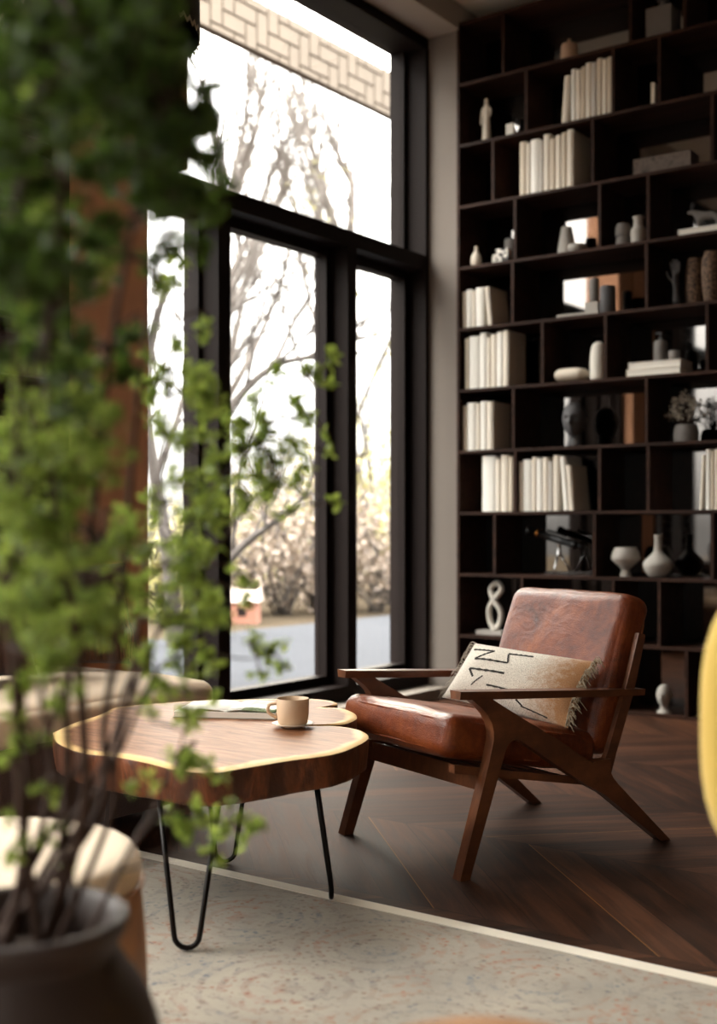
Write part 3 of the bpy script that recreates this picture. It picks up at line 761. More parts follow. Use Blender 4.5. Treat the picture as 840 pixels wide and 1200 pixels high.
p = spot(790, 5, 0.09); p.z += 0.076
o = raw('small_cup', *lathe_data([(0.0005,0),(0.026,0),(0.03,0.004),(0.031,0.052),(0.028,0.053),(0.026,0.01),(0.0005,0.008)], 24), M_grey, None, True, p); tag(o, 'small grey cup beside the soap bottle on the flat books', 'cup')
# row 6
hb = thing('head_sculpture', 'life sized charcoal head sculpture facing left', 'sculpture', spot(673, 6, 0.11), 0)
def head_mesh(name, mat, parent, s=1.0, rz=0):
    """a human head: skull, brow, nose, lips, chin and neck shaped on a dense sphere"""
    vs, fs = [], []; nu, nv = 40, 36
    for j in range(nv+1):
        th = PI*j/nv
        for i in range(nu):
            ph = 2*PI*i/nu
            x, y, z = math.sin(th)*math.cos(ph), math.sin(th)*math.sin(ph), math.cos(th)   # face looks to -y
            fr = max(0.0, -y)
            px_, py_, pz_ = 0.075*x, 0.098*y, 0.118*z
            px_ *= 1.06
            if z < 0:
                k = -z; sn = max(1e-4, math.sin(th)); sq = (max(0.0, 1-k**3.2))**0.5/sn
                px_ *= sq*(1 - 0.25*k); py_ *= sq*(1 - 0.2*k)
                if y > 0: py_ *= 1 - 0.3*k
            g = lambda cx, cz, sx, sz: math.exp(-((x-cx)/sx)**2 - ((z-cz)/sz)**2)*(1 if y < 0 else 0)
            d = 0.030*g(0, -0.22, 0.13, 0.14)*min(1, fr*1.6) + 0.014*g(0, 0.0, 0.1, 0.2)*fr
            d -= 0.019*(g(0.36, 0.02, 0.17, 0.1) + g(-0.36, 0.02, 0.17, 0.1))
            d += 0.008*(g(0.33, 0.2, 0.28, 0.08) + g(-0.33, 0.2, 0.28, 0.08))
            d += 0.010*g(0, -0.47, 0.2, 0.05) + 0.010*g(0, -0.58, 0.17, 0.05) - 0.006*g(0, -0.52, 0.22, 0.022)
            d += 0.012*g(0, -0.82, 0.22, 0.13)
            d += 0.005*(g(0.035+0.5, 0.04, 0.1, 0.06)+g(-0.535, 0.04, 0.1, 0.06))
            vs.append(Vector((px_, py_ - d, pz_ + 0.185))*s)
    for j in range(nv):
        for i in range(nu):
            i2 = (i+1) % nu; fs.append((j*nu+i, (j+1)*nu+i, (j+1)*nu+i2, j*nu+i2))
    b = len(vs)
    tube_into(vs, fs, [Vector(q)*s for q in ((0,0.012,0),(0,0.012,0.02),(0,0.012,0.06),(0,0.005,0.12))], [0.062*s, 0.052*s, 0.045*s, 0.05*s], 24)
    for e in (-1, 1):
        tube_into(vs, fs, [Vector(q)*s for q in ((e*0.070,0.0,0.165),(e*0.080,0.012,0.18),(e*0.081,0.018,0.20),(e*0.072,0.004,0.205))], [0.006*s, 0.009*s, 0.009*s, 0.005*s], 8)
    o = raw(name, vs, fs, mat, parent, True); o.rotation_euler.z = rz
    return o
head_mesh('head', M_dgrey, hb, 0.84, math.radians(8))
fv = thing('flower_vase', 'squat grey vase holding a round bunch of dried flowers', 'vase', spot(804, 6, 0.12))
lathe('vase_body', [(0.0005,0),(0.058,0),(0.064,0.01),(0.066,0.05),(0.058,0.085),(0.05,0.092),(0.046,0.088),(0.0005,0.03)], M_grey, fv, sub=4)
fl = thing('dried_flowers', 'round bunch of pale dried flowers in the squat grey vase', 'flowers', spot(804, 6, 0.12) + Vector((0,0,0.05)))
sv, sf, lv, lf = [], [], [], []
for k in range(46):
    a, q = U(0, 2*PI), U(0.1, 1)
    e = Vector((math.cos(a)*0.115*q, math.sin(a)*0.09*q, 0.19 - 0.11*q*q + U(-.02,.02)))
    tube_into(sv, sf, [Vector((0,0,0)), e*0.5 + Vector((0,0,0.02)), e], [0.0018, 0.0015, 0.001], 4)
    for _ in range(16): leaf_quads(lv, lf, e + Vector((U(-1,1), U(-1,1), U(-1,1)))*0.016, U(0.008, 0.014), 0.4, 0.8)
raw('stem', sv, sf, M_stem, fl, True)
raw('petals', lv, lf, leaf_mat('dried_petal', '#8e8377', '#c0b5a4', 0.2), fl)['kind'] = 'stuff'
# row 8: telescope, two vases
ts = thing('telescope', 'black brass trimmed desk telescope on a chrome tripod', 'telescope', spot(655, 8, 0.14))
a0, a1 = Vector((-0.19, -0.02, 0.25)), Vector((0.11, 0.0, 0.165))
dv_ = (a1-a0).normalized()
tube('main_tube', [a0, a0+dv_*0.02, a0+dv_*0.0201, a1-dv_*0.03, a1-dv_*0.0299, a1], [0.026, 0.026, 0.021, 0.021, 0.024, 0.024], M_black, ts, 20)
tube('eyepiece', [a1-dv_*0.01, a1+dv_*0.05], 0.013, M_black, ts, 14)
tube('brass_ring', [a0+dv_*0.06, a0+dv_*0.075], 0.024, plain('brass', '#8a5a2a', 0.35, 0.9), ts, 20)
tube('finder', [a0+dv_*0.13+Vector((0,0,.034)), a0+dv_*0.25+Vector((0,0,.036))], 0.008, M_black, ts, 12)
lathe('mount', [(0.02, 0.1), (0.014, 0.115), (0.011, 0.16), (0.016, 0.19)], M_chrome, ts, n=16)
for k in range(3):
    a = 2*PI*k/3 + 0.5
    tube('leg', [(0.01*math.cos(a), 0.01*math.sin(a), 0.11), (0.045*math.cos(a), 0.045*math.sin(a), 0.05), (0.062*math.cos(a), 0.062*math.sin(a), 0.006)], [0.007, 0.006, 0.0055], M_chrome, ts, 8)
pot('goblet_vase', 'light grey angular goblet vase right of the telescope', 'vase', 733, 8, 0.09, [(0.0005,0),(0.034,0),(0.030,0.012),(0.022,0.035),(0.034,0.05),(0.076,0.09),(0.08,0.1),(0.07,0.135),(0.058,0.158),(0.052,0.155),(0.05,0.12),(0.0005,0.07)], M_lgrey, 0)
pot('bottle_vase', 'light grey bottle vase with slender neck and wide belly', 'vase', 771, 8, 0.09, [(0.0005,0),(0.04,0),(0.068,0.03),(0.08,0.065),(0.07,0.09),(0.035,0.125),(0.022,0.15),(0.02,0.21),(0.024,0.222),(0.018,0.222),(0.0005,0.15)], M_lgrey, 4)
# row 9: abstract sculpture; row 10: bust
ab = thing('abstract_sculpture', 'white looping abstract sculpture on a flat plinth behind the chair', 'sculpture', spot(580, 9, 0.1))
bx('plinth', (-0.1, -0.05, 0), (0.07, 0.05, 0.025), M_lgrey, ab, 0.003)
tube('loop', spline([(0.0,0,0.02),(-0.04,0.01,0.08),(-0.035,0,0.16),(0.015,-0.01,0.22),(0.042,0,0.265),(0.01,0.01,0.30),(-0.028,0,0.265),(0.0,-0.012,0.20),(0.036,0,0.14),(0.03,0.012,0.08),(0.0,0.008,0.022)], 6), 0.017, M_white, ab, 12)
bs = thing('bust', 'small pale bust standing in the bottom row right of the chair', 'bust', spot(778, 10, 0.06))
head_mesh('head', M_lgrey, bs, 0.5, math.radians(5))
lathe('pedestal', [(0.0005,-0.0),(0.038,0.0),(0.036,0.008),(0.026,0.014),(0.0005,0.02)], M_lgrey, bs)

# ------------------------------------------------------------------ lounge chair
CW = 0.648
nf = room((545-420)/F*3.435, 3.435)          # near front foot
phi = math.radians(-21.1)
cdir = Vector((math.cos(phi), math.sin(phi), 0))
ch = thing('lounge_chair', 'walnut framed lounge chair with cognac leather cushions on the wood floor', 'armchair', nf - cdir*(CW/2), phi)
def arc(p0, p1, p2, n=4):
    return [tuple((1-t)**2*p0[k] + 2*t*(1-t)*p1[k] + t*t*p2[k] for k in (0, 1)) for t in [i/n for i in range(n+1)]]
side = ([(.022, .512)] + arc((.062, .482), (.112, .440), (.104, .385)) + [(.088, .325), (-.018, 0), (.018, 0)] +
        arc((.142, .335), (.160, .405), (.222, .366), 5) + [(.385, .266), (.47, .216), (.54, .180), (.792, 0), (.832, 0), (.705, .112), (.60, .205)] +
        arc((.580, .226), (.560, .25), (.572, .285), 3) + [(.51, .285)] + [(.495, .279), (.349, .367), (.218, .438), (.13, .488), (.098, .507)])
side_d = side
post = [(.515, .262), (.575, .232), (.603, .306), (.690, .50), (.733, .655), (.728, .662), (.698, .667), (.655, .56)]
post = [(.540, .255), (.583, .236), (.606, .300), (.683, .486), (.732, .655), (.728, .662), (.704, .666), (.655, .520), (.566, .300)]
for s in (1, -1):
    xo = s*CW/2
    xa, xb = (xo-0.036, xo) if s > 0 else (xo, xo+0.036)
    prism('leg_frame', side_d, xa, xb, M_walnut, ch, 0.005, 2)
    prism('back_post', post, (xa+0.006 if s > 0 else xa+0.012), (xb-0.012 if s > 0 else xb-0.006), M_walnut, ch, 0.004, 2)
    arm = [(-.018, .516), (.72, .472), (.722, .490), (-.018, .536)]
    bm = bmesh.new()
    top, bot = [], []
    n = 12
    for i in range(n+1):
        t_ = i/n; y = -.018 + .74*t_
        zt = .536 - .046*t_; zb = zt - (.024 - .003*t_)
        wd_ = 0.062 - 0.022*abs(t_-0.35)*1.4
        c = xo - s*0.022
        top.append([bm.verts.new((c-wd_/2, y, zt)), bm.verts.new((c+wd_/2, y, zt))])
        bot.append([bm.verts.new((c-wd_/2+.004, y, zb)), bm.verts.new((c+wd_/2-.004, y, zb))])
    for i in range(n):
        bm.faces.new([top[i][0], top[i][1], top[i+1][1], top[i+1][0]]); bm.faces.new([bot[i][0], bot[i+1][0], bot[i+1][1], bot[i][1]])
        for k in (0, 1): bm.faces.new([top[i][k], top[i+1][k], bot[i+1][k], bot[i][k]])
    for i in (0, n): bm.faces.new([top[i][0], bot[i][0], bot[i][1], top[i][1]])
    done('armrest', bm, M_walnut, ch, True, bevel=0.004, seg=2)
    prism('side_rail', [(-.01, .322), (.52, .224), (.52, .202), (-.01, .298)], xa-0.028 if s > 0 else xb, xa if s > 0 else xb+0.028, M_walnut, ch, 0.003)
hw = CW/2-0.036
prism('front_rail', [(.075, .298), (.102, .294), (.102, .236), (.075, .240)], -hw, hw, M_walnut, ch, 0.003)
prism('rear_rail', [(.53, .235), (.56, .229), (.572, .268), (.545, .274)], -hw, hw, M_walnut, ch, 0.003)
prism('top_rail', [(.672, .60), (.698, .60), (.722, .655), (.698, .66)], -hw, hw, M_walnut, ch, 0.003)
for k in range(4):
    y0 = .15 + .1*k; z0 = .312 - .185*(y0-.0)
    prism('seat_slat', [(y0, z0), (y0+.045, z0-.008), (y0+.045, z0-.018), (y0, z0-.01)], -hw+.03, hw-.03, M_walnut, ch, 0.002)
for k in range(3):
    z0 = .36 + .09*k; y0 = .585 + (z0-.30)*.385
    prism('back_slat', [(y0, z0), (y0+.012, z0-.004), (y0+.028, z0+.036), (y0+.016, z0+.04)], -hw, hw, M_walnut, ch, 0.002)
def cushion_frame(y, z, ang, axis='X'):
    return Matrix.Translation((0, y, z)) @ Matrix.Rotation(ang, 4, 'X')
tilt = math.radians(-10.2)
cush_w = CW - 0.078
Ms = cushion_frame(.262, .352, tilt)
sc_ = rounded('seat_cushion', cush_w, .60, .128, .040, M_leather, ch, 26, 0.012, 0.0045, 9, Ms)
def piping(par, w, l, z, M, r=0.0045):
    pts = []
    for k in range(64):
        a = 2*PI*k/64
        c, s = math.cos(a), math.sin(a)
        pts.append(M @ Vector((math.copysign(abs(c)**0.28, c)*w/2, math.copysign(abs(s)**0.28, s)*l/2, z)))
    pts.append(pts[0])
    tube('piping', pts, r, M_leather, par, 6)
piping(sc_, cush_w-.012, .588, .043, Ms)
piping(sc_, cush_w-.012, .588, -.043, Ms)
lean = math.radians(69.5)
Mb = cushion_frame(.655, .535, lean)
bc_ = rounded('back_cushion', cush_w, .515, .125, .045, M_leather, ch, 26, 0.016, 0.005, 8, Mb)
piping(bc_, cush_w-.014, .50, -.046, Mb)

# throw pillow --------------------------------------------------------
pw = thing('throw_pillow', 'cream woven lumbar pillow with black zigzags and fringe on the leather chair', 'pillow', (0, 0, 0))
Mc = Matrix.Translation(nf - cdir*(CW/2)) @ Matrix.Rotation(phi, 4, 'Z')
def chp(lat, y, z): return Mc @ Vector((CW/2-lat, y, z))
eye = Vector((0, 0, 1.0))
def nearer(p, k): return p + (eye - p).normalized()*k
FT, FB, NTp, NB = nearer(chp(.575, .493, .600), .07), nearer(chp(.575, .353, .424), .05), nearer(chp(.125, .637, .568), .125), nearer(chp(.125, .508, .366), .08)
fwd = (NTp-FT).cross(FB-FT).normalized()
if fwd.dot(Vector((0,0,1)) - Vector(((FT+NB)/2))) < 0: fwd = -fwd
def pil(u, v, side, lift=0.0):
    top = FT.lerp(NTp, u); bot = FB.lerp(NB, u)
    # pinch the edges inwards a little
    vv_ = 0.5 + (v-0.5)*(1 - 0.05*math.sin(PI*u)); uu = 0.5 + (u-0.5)*(1 - 0.05*math.sin(PI*v))
    top = FT.lerp(NTp, uu); bot = FB.lerp(NB, uu)
    p = bot.lerp(top, vv_)
    a = max(0, 1-abs(2*u-1)**2.6)**0.6 * max(0, 1-abs(2*v-1)**2.3)**0.6
    th = 0.072*a + 0.0015
    th *= 1 + 0.08*noise.noise(Vector((u*5, v*4, side*3.1)))
    return p + fwd*(side*th + lift)
NU, NV = 44, 26
vs, fs, uvs = [], [], []
for side_ in (1, -1):
    b = len(vs)
    for j in range(NV+1):
        for i in range(NU+1):
            u, v = 0.5-0.5*math.cos(PI*i/NU), 0.5-0.5*math.cos(PI*j/NV)
            vs.append(pil(u, v, side_)); uvs.append((u, v))
    for j in range(NV):
        for i in range(NU):
            q = (b+j*(NU+1)+i, b+j*(NU+1)+i+1, b+(j+1)*(NU+1)+i+1, b+(j+1)*(NU+1)+i)
            fs.append(q if side_ > 0 else q[::-1])
t = NT('pillow_weave'); uvn = t.uv(); sp = t.n('ShaderNodeSeparateXYZ'); t.l(uvn, sp.inputs[0])
wv = t.noise(t.mapp(uvn, (90, 46, 1)), 1.6, 3, 0.75); w2_ = t.noise(t.mapp(uvn, (260, 30, 1)), 1, 2, 0.6)
wool = t.ramp(t.math('ADD', t.math('MULTIPLY', wv, 0.7), t.math('MULTIPLY', w2_, 0.3)), ((0.36, '#6a6157'), (0.46, '#cfc6b8'), (0.62, '#f0e9dc')))
edge = t.math('ADD', sp.outputs[0], t.math('MULTIPLY', t.math('SUBTRACT', t.noise(t.mapp(uvn, (16, 9, 1)), 1.5, 4, 0.7), 0.5), 0.42))
wool = t.mix(t.ramp(edge, ((0.64, 0.0), (0.92, 0.9))), wool, t.mix(wv, '#7a4a26', '#bd8448'))
t.bsdf(wool, 0.95, 0, t.bump(wv, 0.6, 0.006), 0.2, 0.2); M_weave = t.m
M_yarn = plain('black_yarn', '#26221f', 0.95, 0, 0.3, 60, 0.5)
# zigzag yarn bands, worked into the cover
corner = [(220, 50), (765, 140), (585, 465), (62, 320)]
def inv_bil(px, py):
    u = v = 0.5
    for _ in range(30):
        def f(u, v):
            a = [(1-u)*corner[0][k] + u*corner[1][k] for k in (0, 1)]; b = [(1-u)*corner[3][k] + u*corner[2][k] for k in (0, 1)]
            return [v*a[k] + (1-v)*b[k] for k in (0, 1)]
        p = f(u, v); e = 1e-4
        du = [(f(u+e, v)[k]-p[k])/e for k in (0, 1)]; dv2 = [(f(u, v+e)[k]-p[k])/e for k in (0, 1)]
        det = du[0]*dv2[1]-du[1]*dv2[0]; rx, ry = px-p[0], py-p[1]
        u += (rx*dv2[1]-ry*dv2[0])/det; v += (du[0]*ry-du[1]*rx)/det
    return min(0.97, max(0.03, u)), min(0.97, max(0.03, v))
nface = len(fs)
for line, wd_ in (([(230,100),(350,130),(250,168),(415,200),(415,142),(525,156)], .008), ([(240,262),(222,216),(395,256)], .009), ([(190,312),(222,345)], .008),
             ([(300,305),(435,340),(415,368),(432,392)], .009), ([(425,392),(520,432)], .008), ([(225,300),(290,262)], .006)):
    q = [inv_bil(*p) for p in line]
    for (u0, v0), (u1, v1) in zip(q, q[1:]):
        n = 10; prev = None
        for i in range(n+1):
            u, v = u0+(u1-u0)*i/n, v0+(v1-v0)*i/n
            c = pil(u, v, 1, 0.0012); d = pil(min(.99,u+(u1-u0)*.05), min(.99,v+(v1-v0)*.05), 1, 0.0012) - c
            s_ = d.cross(fwd).normalized()*wd_*0.4*(1+0.35*math.sin(i*9.1))
            cur = (len(vs), len(vs)+1); vs += [c-s_, c+s_]; uvs += [(u, v)]*2
            if prev: fs.append((prev[0], prev[1], cur[1], cur[0]))
            prev = cur
me = bpy.data.meshes.new('pillow_cover'); me.from_pydata([tuple(v) for v in vs], [], fs); me.update()
ul = me.uv_layers.new(name='UVMap')
for lp in me.loops: ul.data[lp.index].uv = uvs[lp.vertex_index]
pcx = (FT+NB)/2; pbase = Vector((pcx.x, pcx.y, min(FB.z, NB.z)))
pw.location = pbase
o = link('pillow_cover', me, pw, [M_weave, M_yarn], True)
for i, p in enumerate(me.polygons):
    if i >= nface: p.material_index = 1
o.matrix_parent_inverse = Matrix.Translation(-pbase)
def fringe(u0, outdir, n, ln, mat, nm):
    vs, fs = [], []
    for k in range(n):
        v = (k+R()*0.8)/n
        p = pil(u0, v, 1); d = (outdir + Vector((U(-1,1), U(-1,1), U(-1,1)))*0.35 + Vector((0,0,-0.35*R()))).normalized()
        l_ = ln*U(0.6, 1.1)
        tube_into(vs, fs, spline([p - d*0.006, p + d*l_*0.5 + Vector((0,0,0.006)), p + d*l_ + Vector((0,0,-0.35*l_))], 3), 0.0011, 4)
    o = raw(nm, vs, fs, mat, pw, True); o.matrix_parent_inverse = Matrix.Translation(-pbase)
along = (NTp-FT).normalized()
M_fr = plain('fringe_yarn', '#8d7c66', 0.95, 0, 0.3, 40, 0.2)
fringe(0.985, (along*0.55 + fwd*0.2 + Vector((0,0,0.3))).normalized(), 110, 0.05, M_fr, 'fringe')
fringe(0.01, -along, 50, 0.03, plain('grey_fringe_yarn', '#9b9184', 0.95, 0, 0.2, 40, 0.2), 'fringe')

# ------------------------------------------------------------------ live edge coffee table
ZT = 0.43
outl = [(62,857),(68,869),(95,880),(140,886),(172,892),(210,901),(250,903),(292,897),(335,890),(390,882),(416,873),(431,864),(428,857),(412,853),(392,851),
        (372,851),(338,850.3),(372,849),(397,848.2),(410,845),(418,840),(415,834),(402,829.5),(378,828),(394,825),(391,821),(362,818.4),(300,819),(215,821.5),(140,828),(118,836),(82,848)]
ctr = on_z(255, 852, ZT)
pts = [on_z(x, y, ZT) - ctr for x, y in outl]
pts = [Vector((p.x, p.y, 0)) for p in pts]
ring = spline(pts + [pts[0]], 6)[:-1]
n = len(ring)
tb = thing('coffee_table', 'live edge wood slab coffee table on black hairpin legs', 'coffee table', Vector((ctr.x, ctr.y, 0)))
vs, fs, att = [], [], []
rad = [0.0, 0.25, 0.45, 0.6, 0.72, 0.82, 0.89, 0.94, 0.975, 1.0]
vs.append(Vector((0, 0, ZT))); att.append(0.0)
for r in rad[1:]:
    for p in ring:
        q = p*r; edge_drop = -0.005 if r == 1.0 else 0
        vs.append(Vector((q.x, q.y, ZT + edge_drop + 0.0015*noise.noise(Vector((q.x*6, q.y*6, 1))))))
        # absolute distance from the rim drives the sapwood band
        att.append(max(0.0, 1 - (p.length*(1-r))/0.42))
for i in range(n): fs.append((0, 1+i, 1+(i+1) % n))
for k in range(len(rad)-2):
    for i in range(n):
        a, b = 1+k*n, 1+(k+1)*n; j = (i+1) % n
        fs.append((a+i, b+i, b+j, a+j))
me = bpy.data.meshes.new('tabletop'); me.from_pydata([tuple(v) for v in vs], [], fs); me.update()
at_ = me.attributes.new('ring', 'FLOAT', 'POINT')
for i, v in enumerate(att): at_.data[i].value = v
top = link('tabletop', me, tb, M_slab, True)
vs, fs = [], []
lev = [0.0, -0.004, -0.014, -0.032, -0.052, -0.07, -0.082, -0.088]
for k, dz in enumerate(lev):
    for i, p in enumerate(ring):
        nx = noise.noise(Vector((p.x*9, p.y*9, dz*14))); rdg = noise.noise(Vector((p.x*34, p.y*34, dz*5)))
        f = 1.0 + (0.0 if k == 0 else 0.004*nx*8*0.25 + 0.006*rdg) - (0.03 if k == len(lev)-1 else 0) - 0.25*max(0, -dz-0.03)
        q = p*f
        low = dz * (1 + 0.12*noise.noise(Vector((p.x*4, p.y*4, 7))) if k else 1)
        vs.append(Vector((q.x, q.y, ZT - 0.005 + low)))
for k in range(len(lev)-1):
    for i in range(n):
        j = (i+1) % n; fs.append((k*n+i, (k+1)*n+i, (k+1)*n+j, k*n+j))
b = len(vs); vs.append(Vector((0, 0, ZT-0.095)))
for i in range(n): fs.append(((len(lev)-1)*n+i, b, (len(lev)-1)*n+(i+1) % n))
raw('bark_edge', vs, fs, M_bark, tb, True)
def hairpin(foot, t1, t2, zf=0.0085):
    c0 = Vector((ctr.x, ctr.y, 0))
    f_ = foot - c0; a, b = t1-c0, t2-c0
    f_.z = zf
    side_ = (b-a); side_.z = 0; side_.normalize()
    arcp = []
    for k in range(9):
        an = PI*k/8
        arcp.append(f_ + Vector((0,0,0.030)) - side_*0.030*math.cos(an) - Vector((0,0,0.030))*math.sin(an))
    lg = tube('leg', [a, a.lerp(arcp[0], 0.5)] + arcp + [b.lerp(arcp[-1], 0.5), b], 0.0068, M_steel, tb, 10)
    m = (a+b)/2
    pl = bx('mounting_plate', (-0.055, -0.03, -0.006), (0.055, 0.03, 0.0), M_steel, lg, 0.002, M=Matrix.Translation((m.x, m.y, ZT-0.088)) @ Matrix.Rotation(math.atan2(side_.y, side_.x), 4, 'Z'))
def up(px, py, d): p = at(px, py, d); p.z = ZT-0.085; return p
hairpin(on_z(219, 1118, 0), up(186, 950, 2.98), up(258, 950, 2.98), 0.0145)
f2 = on_z(388, 1058, 0); hairpin(f2, f2 + room(-0.04, -0.075, ZT-0.085), f2 + room(-0.045, 0.045, ZT-0.085), 0.0165)
hairpin(on_z(264, 1012, 0), up(240, 905, 3.5), up(292, 905, 3.5))
f4 = on_z(112, 1000, 0); hairpin(f4, f4 + room(-0.03, -0.01, ZT-0.085), f4 + room(0.05, 0.0, ZT-0.085), 0.0145)

# on the table ---------------------------------------------------------
mp = on_z(343, 852.5, ZT); mp.z = ZT+0.0015
sau = raw('saucer', *lathe_data([(0.0005,0),(0.032,0),(0.036,0.003),(0.056,0.009),(0.06,0.012),(0.057,0.0125),(0.035,0.007),(0.0005,0.006)], 36), M_ivory, None, True, mp)
tag(sau, 'pale saucer under the mug on the live edge table', 'saucer')
mg = thing('mug', 'cream coffee mug on a saucer on the live edge table', 'mug', mp + Vector((0,0,0.0075)))
M_mug = plain('mug_glaze', '#d2b597', 0.5, 0, 0.1, 9, 0.1)
lathe('mug_body', [(0.0005,0),(0.036,0),(0.042,0.005),(0.046,0.03),(0.0465,0.072),(0.0455,0.0745),(0.0435,0.073),(0.042,0.02),(0.03,0.008),(0.0005,0.006)], M_mug, mg, n=40)
lathe('coffee', [(0.0005,0.058),(0.0427,0.0581),(0.0427,0.055),(0.0005,0.054)], plain('coffee', '#2a150b', 0.15), mg, n=32)
hnd = Vector((-CT, -ST, 0))
tube('handle', spline([hnd*0.045 + Vector((0,0,0.060)), hnd*0.066 + Vector((0,0,0.056)), hnd*0.070 + Vector((0,0,0.036)), hnd*0.046 + Vector((0,0,0.018))], 5), 0.0048, M_mug, mg, 8)
mz = on_z(273, 836, ZT)
mgz = thing('magazine', 'open magazine with white pages lying left of the mug', 'magazine', Vector((mz.x, mz.y, ZT+0.001)), math.radians(35.8-8))
bx('page_block', (-0.155, -0.105, 0), (0.155, 0.105, 0.018), M_page, mgz, 0.003)
bx('cover', (-0.158, -0.108, -0.0005), (0.158, 0.108, 0.002), plain('magazine_cover', '#8d857a', 0.5), mgz)
t = NT('photo_page'); co = t.obj(); sp = t.n('ShaderNodeSeparateXYZ'); t.l(co, sp.inputs[0])
leafy = t.ramp(t.noise(co, 24, 4, 0.6), ((0.4, '#3d4f31'), (0.55, '#7f8d6a'), (0.7, '#c5c6b4')))
t.bsdf(t.mix(t.math('GREATER_THAN', sp.outputs[0], 0.05), '#cfcbc2', leafy), 0.35); M_photo = t.m
for s, m_ in ((-1, M_page), (1, M_photo)):
    vs, fs = [], []
    for i in range(13):
        x = s*0.152*i/12; z = 0.0195 + 0.010*math.sin(PI*min(1, (i/12)*1.05))**0.8*(1 - i/14)
        vs += [Vector((x, -0.102, z)), Vector((x, 0.102, z))]
    for i in range(12): fs.append((2*i, 2*i+2, 2*i+3, 2*i+1))
    b = len(vs)
    for v in vs[:b]: vs.append(v - Vector((0, 0, 0.0015 if v.z > 0.021 else 0.001)))
    for i in range(12): fs.append((b+2*i, b+2*i+1, b+2*i+3, b+2*i+2))
    for i in range(12):
        fs.append((2*i, b+2*i, b+2*i+2, 2*i+2)); fs.append((2*i+1, 2*i+3, b+2*i+3, b+2*i+1))
    fs.append((24, b+24, b+25, 25))
    raw('page', vs, fs, m_, mgz, True)

# ------------------------------------------------------------------ rug
rg = thing('rug', 'faded beige oriental rug with rust and blue motifs under the table', 'rug', (0.2, 0.4, 0))
bx('pile', (-3.1, -2.6, 0.0), (2.6, 2.18, 0.007), M_rug, rg)
bx('border', (-3.13, 2.18, 0.0), (2.63, 2.225, 0.009), M_rugedge, rg, 0.002)
bx('border', (-3.13, -2.645, 0.0), (2.63, -2.6, 0.009), M_rugedge, rg, 0.002)
bx('border', (-3.13, -2.6, 0.0), (-3.1, 2.18, 0.009), M_rugedge, rg, 0.002)
bx('border', (2.6, -2.6, 0.0), (2.63, 2.18, 0.009), M_rugedge, rg, 0.002)

# ------------------------------------------------------------------ sofa
so = thing('sofa', 'low brown sofa with cream seat cushions along the window wall', 'sofa', (-3.39, 2.1, 0))
bx('base', (-0.40, -1.3, 0.06), (0.46, 1.06, 0.345), M_brownfab, so, 0.03, seg=3)
for x in (-0.36, 0.38):
    for y in (-1.2, 0.95):
        bx('leg', (x, y, 0), (x+0.05, y+0.05, 0.06), M_walnut, so, 0.004)
for k, (y, l) in enumerate(((-0.66, 1.26), (0.54, 1.10))):
    c = rounded('seat_cushion', 0.89, l, 0.125, 0.055, M_cream, so, 20, 0.034, 0.004, 5, Matrix.Translation((0.04, y, 0.402)))
    piping_pts = []
    for q in range(49):
        a = 2*PI*q/48; cs, sn = math.cos(a), math.sin(a)
        piping_pts.append(Vector((0.04 + math.copysign(abs(cs)**0.25, cs)*0.438, y + math.copysign(abs(sn)**0.25, sn)*(l/2-0.008), 0.392)))
    tube('piping', piping_pts, 0.006, M_cream, c, 6)
rounded('backrest', 0.2, 1.7, 0.42, 0.07, M_brownfab, so, 14, 0.01, 0.004, 5, Matrix.Translation((-0.32, -0.42, 0.5)))
def soft_pillow(name, label, loc, w, h, t_, mat, rz, tiltx, grp=None, fr=False):
    r = thing(name, label, 'pillow', loc, rz, grp)
    M = Matrix.Rotation(tiltx, 4, 'X')
    vs, fs = [], []
    NU_, NV_ = 18, 18
    for sd in (1, -1):
        b = len(vs)
        for j in range(NV_+1):
            for i in range(NU_+1):
                u, v = -math.cos(PI*i/NU_), -math.cos(PI*j/NV_)
                a = (max(0, 1-abs(u)**2.6)*max(0, 1-abs(v)**2.6))**0.6
                th = t_/2*a*(1+0.12*noise.noise(Vector((u*2, v*2, sd)))) + 0.002
                vs.append(M @ Vector((u*w/2*(1-0.06*(1-v*v)), sd*th, h/2 + v*h/2*(1-0.06*(1-u*u)))))
        for j in range(NV_):
            for i in range(NU_):
                q = (b+j*(NU_+1)+i, b+j*(NU_+1)+i+1, b+(j+1)*(NU_+1)+i+1, b+(j+1)*(NU_+1)+i)
                fs.append(q if sd < 0 else q[::-1])
    raw('pillow_cover', vs, fs, mat, r, True)
    if fr:
        vs, fs = [], []
        for k in range(90):
            x = -w/2 + w*k/89; p = M @ Vector((x*0.95, -t_*0.25, h*U(0.25, 0.9)))
            p2 = M @ Vector((x*0.98 + U(-.01,.01), -t_*0.62, h*0.28)); p3 = M @ Vector((x + U(-.012,.012), -t_*0.5, 0.01))
            tube_into(vs, fs, [p, p2, p3], 0.0028, 4)
        raw('fringe', vs, fs, plain('brown_fringe', '#5a3b28', 0.9, 0, 0.3, 40, 0.2), r, True)
    return r
soft_pillow('fringed_pillow', 'brown long fringed pillow on the cream sofa seat beside the pier', (-3.40, 2.92, 0.5), 0.46, 0.38, 0.14, M_brownfab, math.radians(58), math.radians(-14), fr=True)
soft_pillow('velvet_pillow', 'plain brown velvet pillow leaning on the sofa back', (-3.29, 2.42, 0.505), 0.5, 0.42, 0.18, M_brownfab, math.radians(80), math.radians(-16))
soft_pillow('leather_pillow', 'reddish brown leather pillow at the left picture edge on the sofa', (-3.32, 1.92, 0.5), 0.46, 0.36, 0.16, plain('russet_leather', '#4e2519', 0.5, 0, 0.15, 9, 0.2), math.radians(84), math.radians(-20))
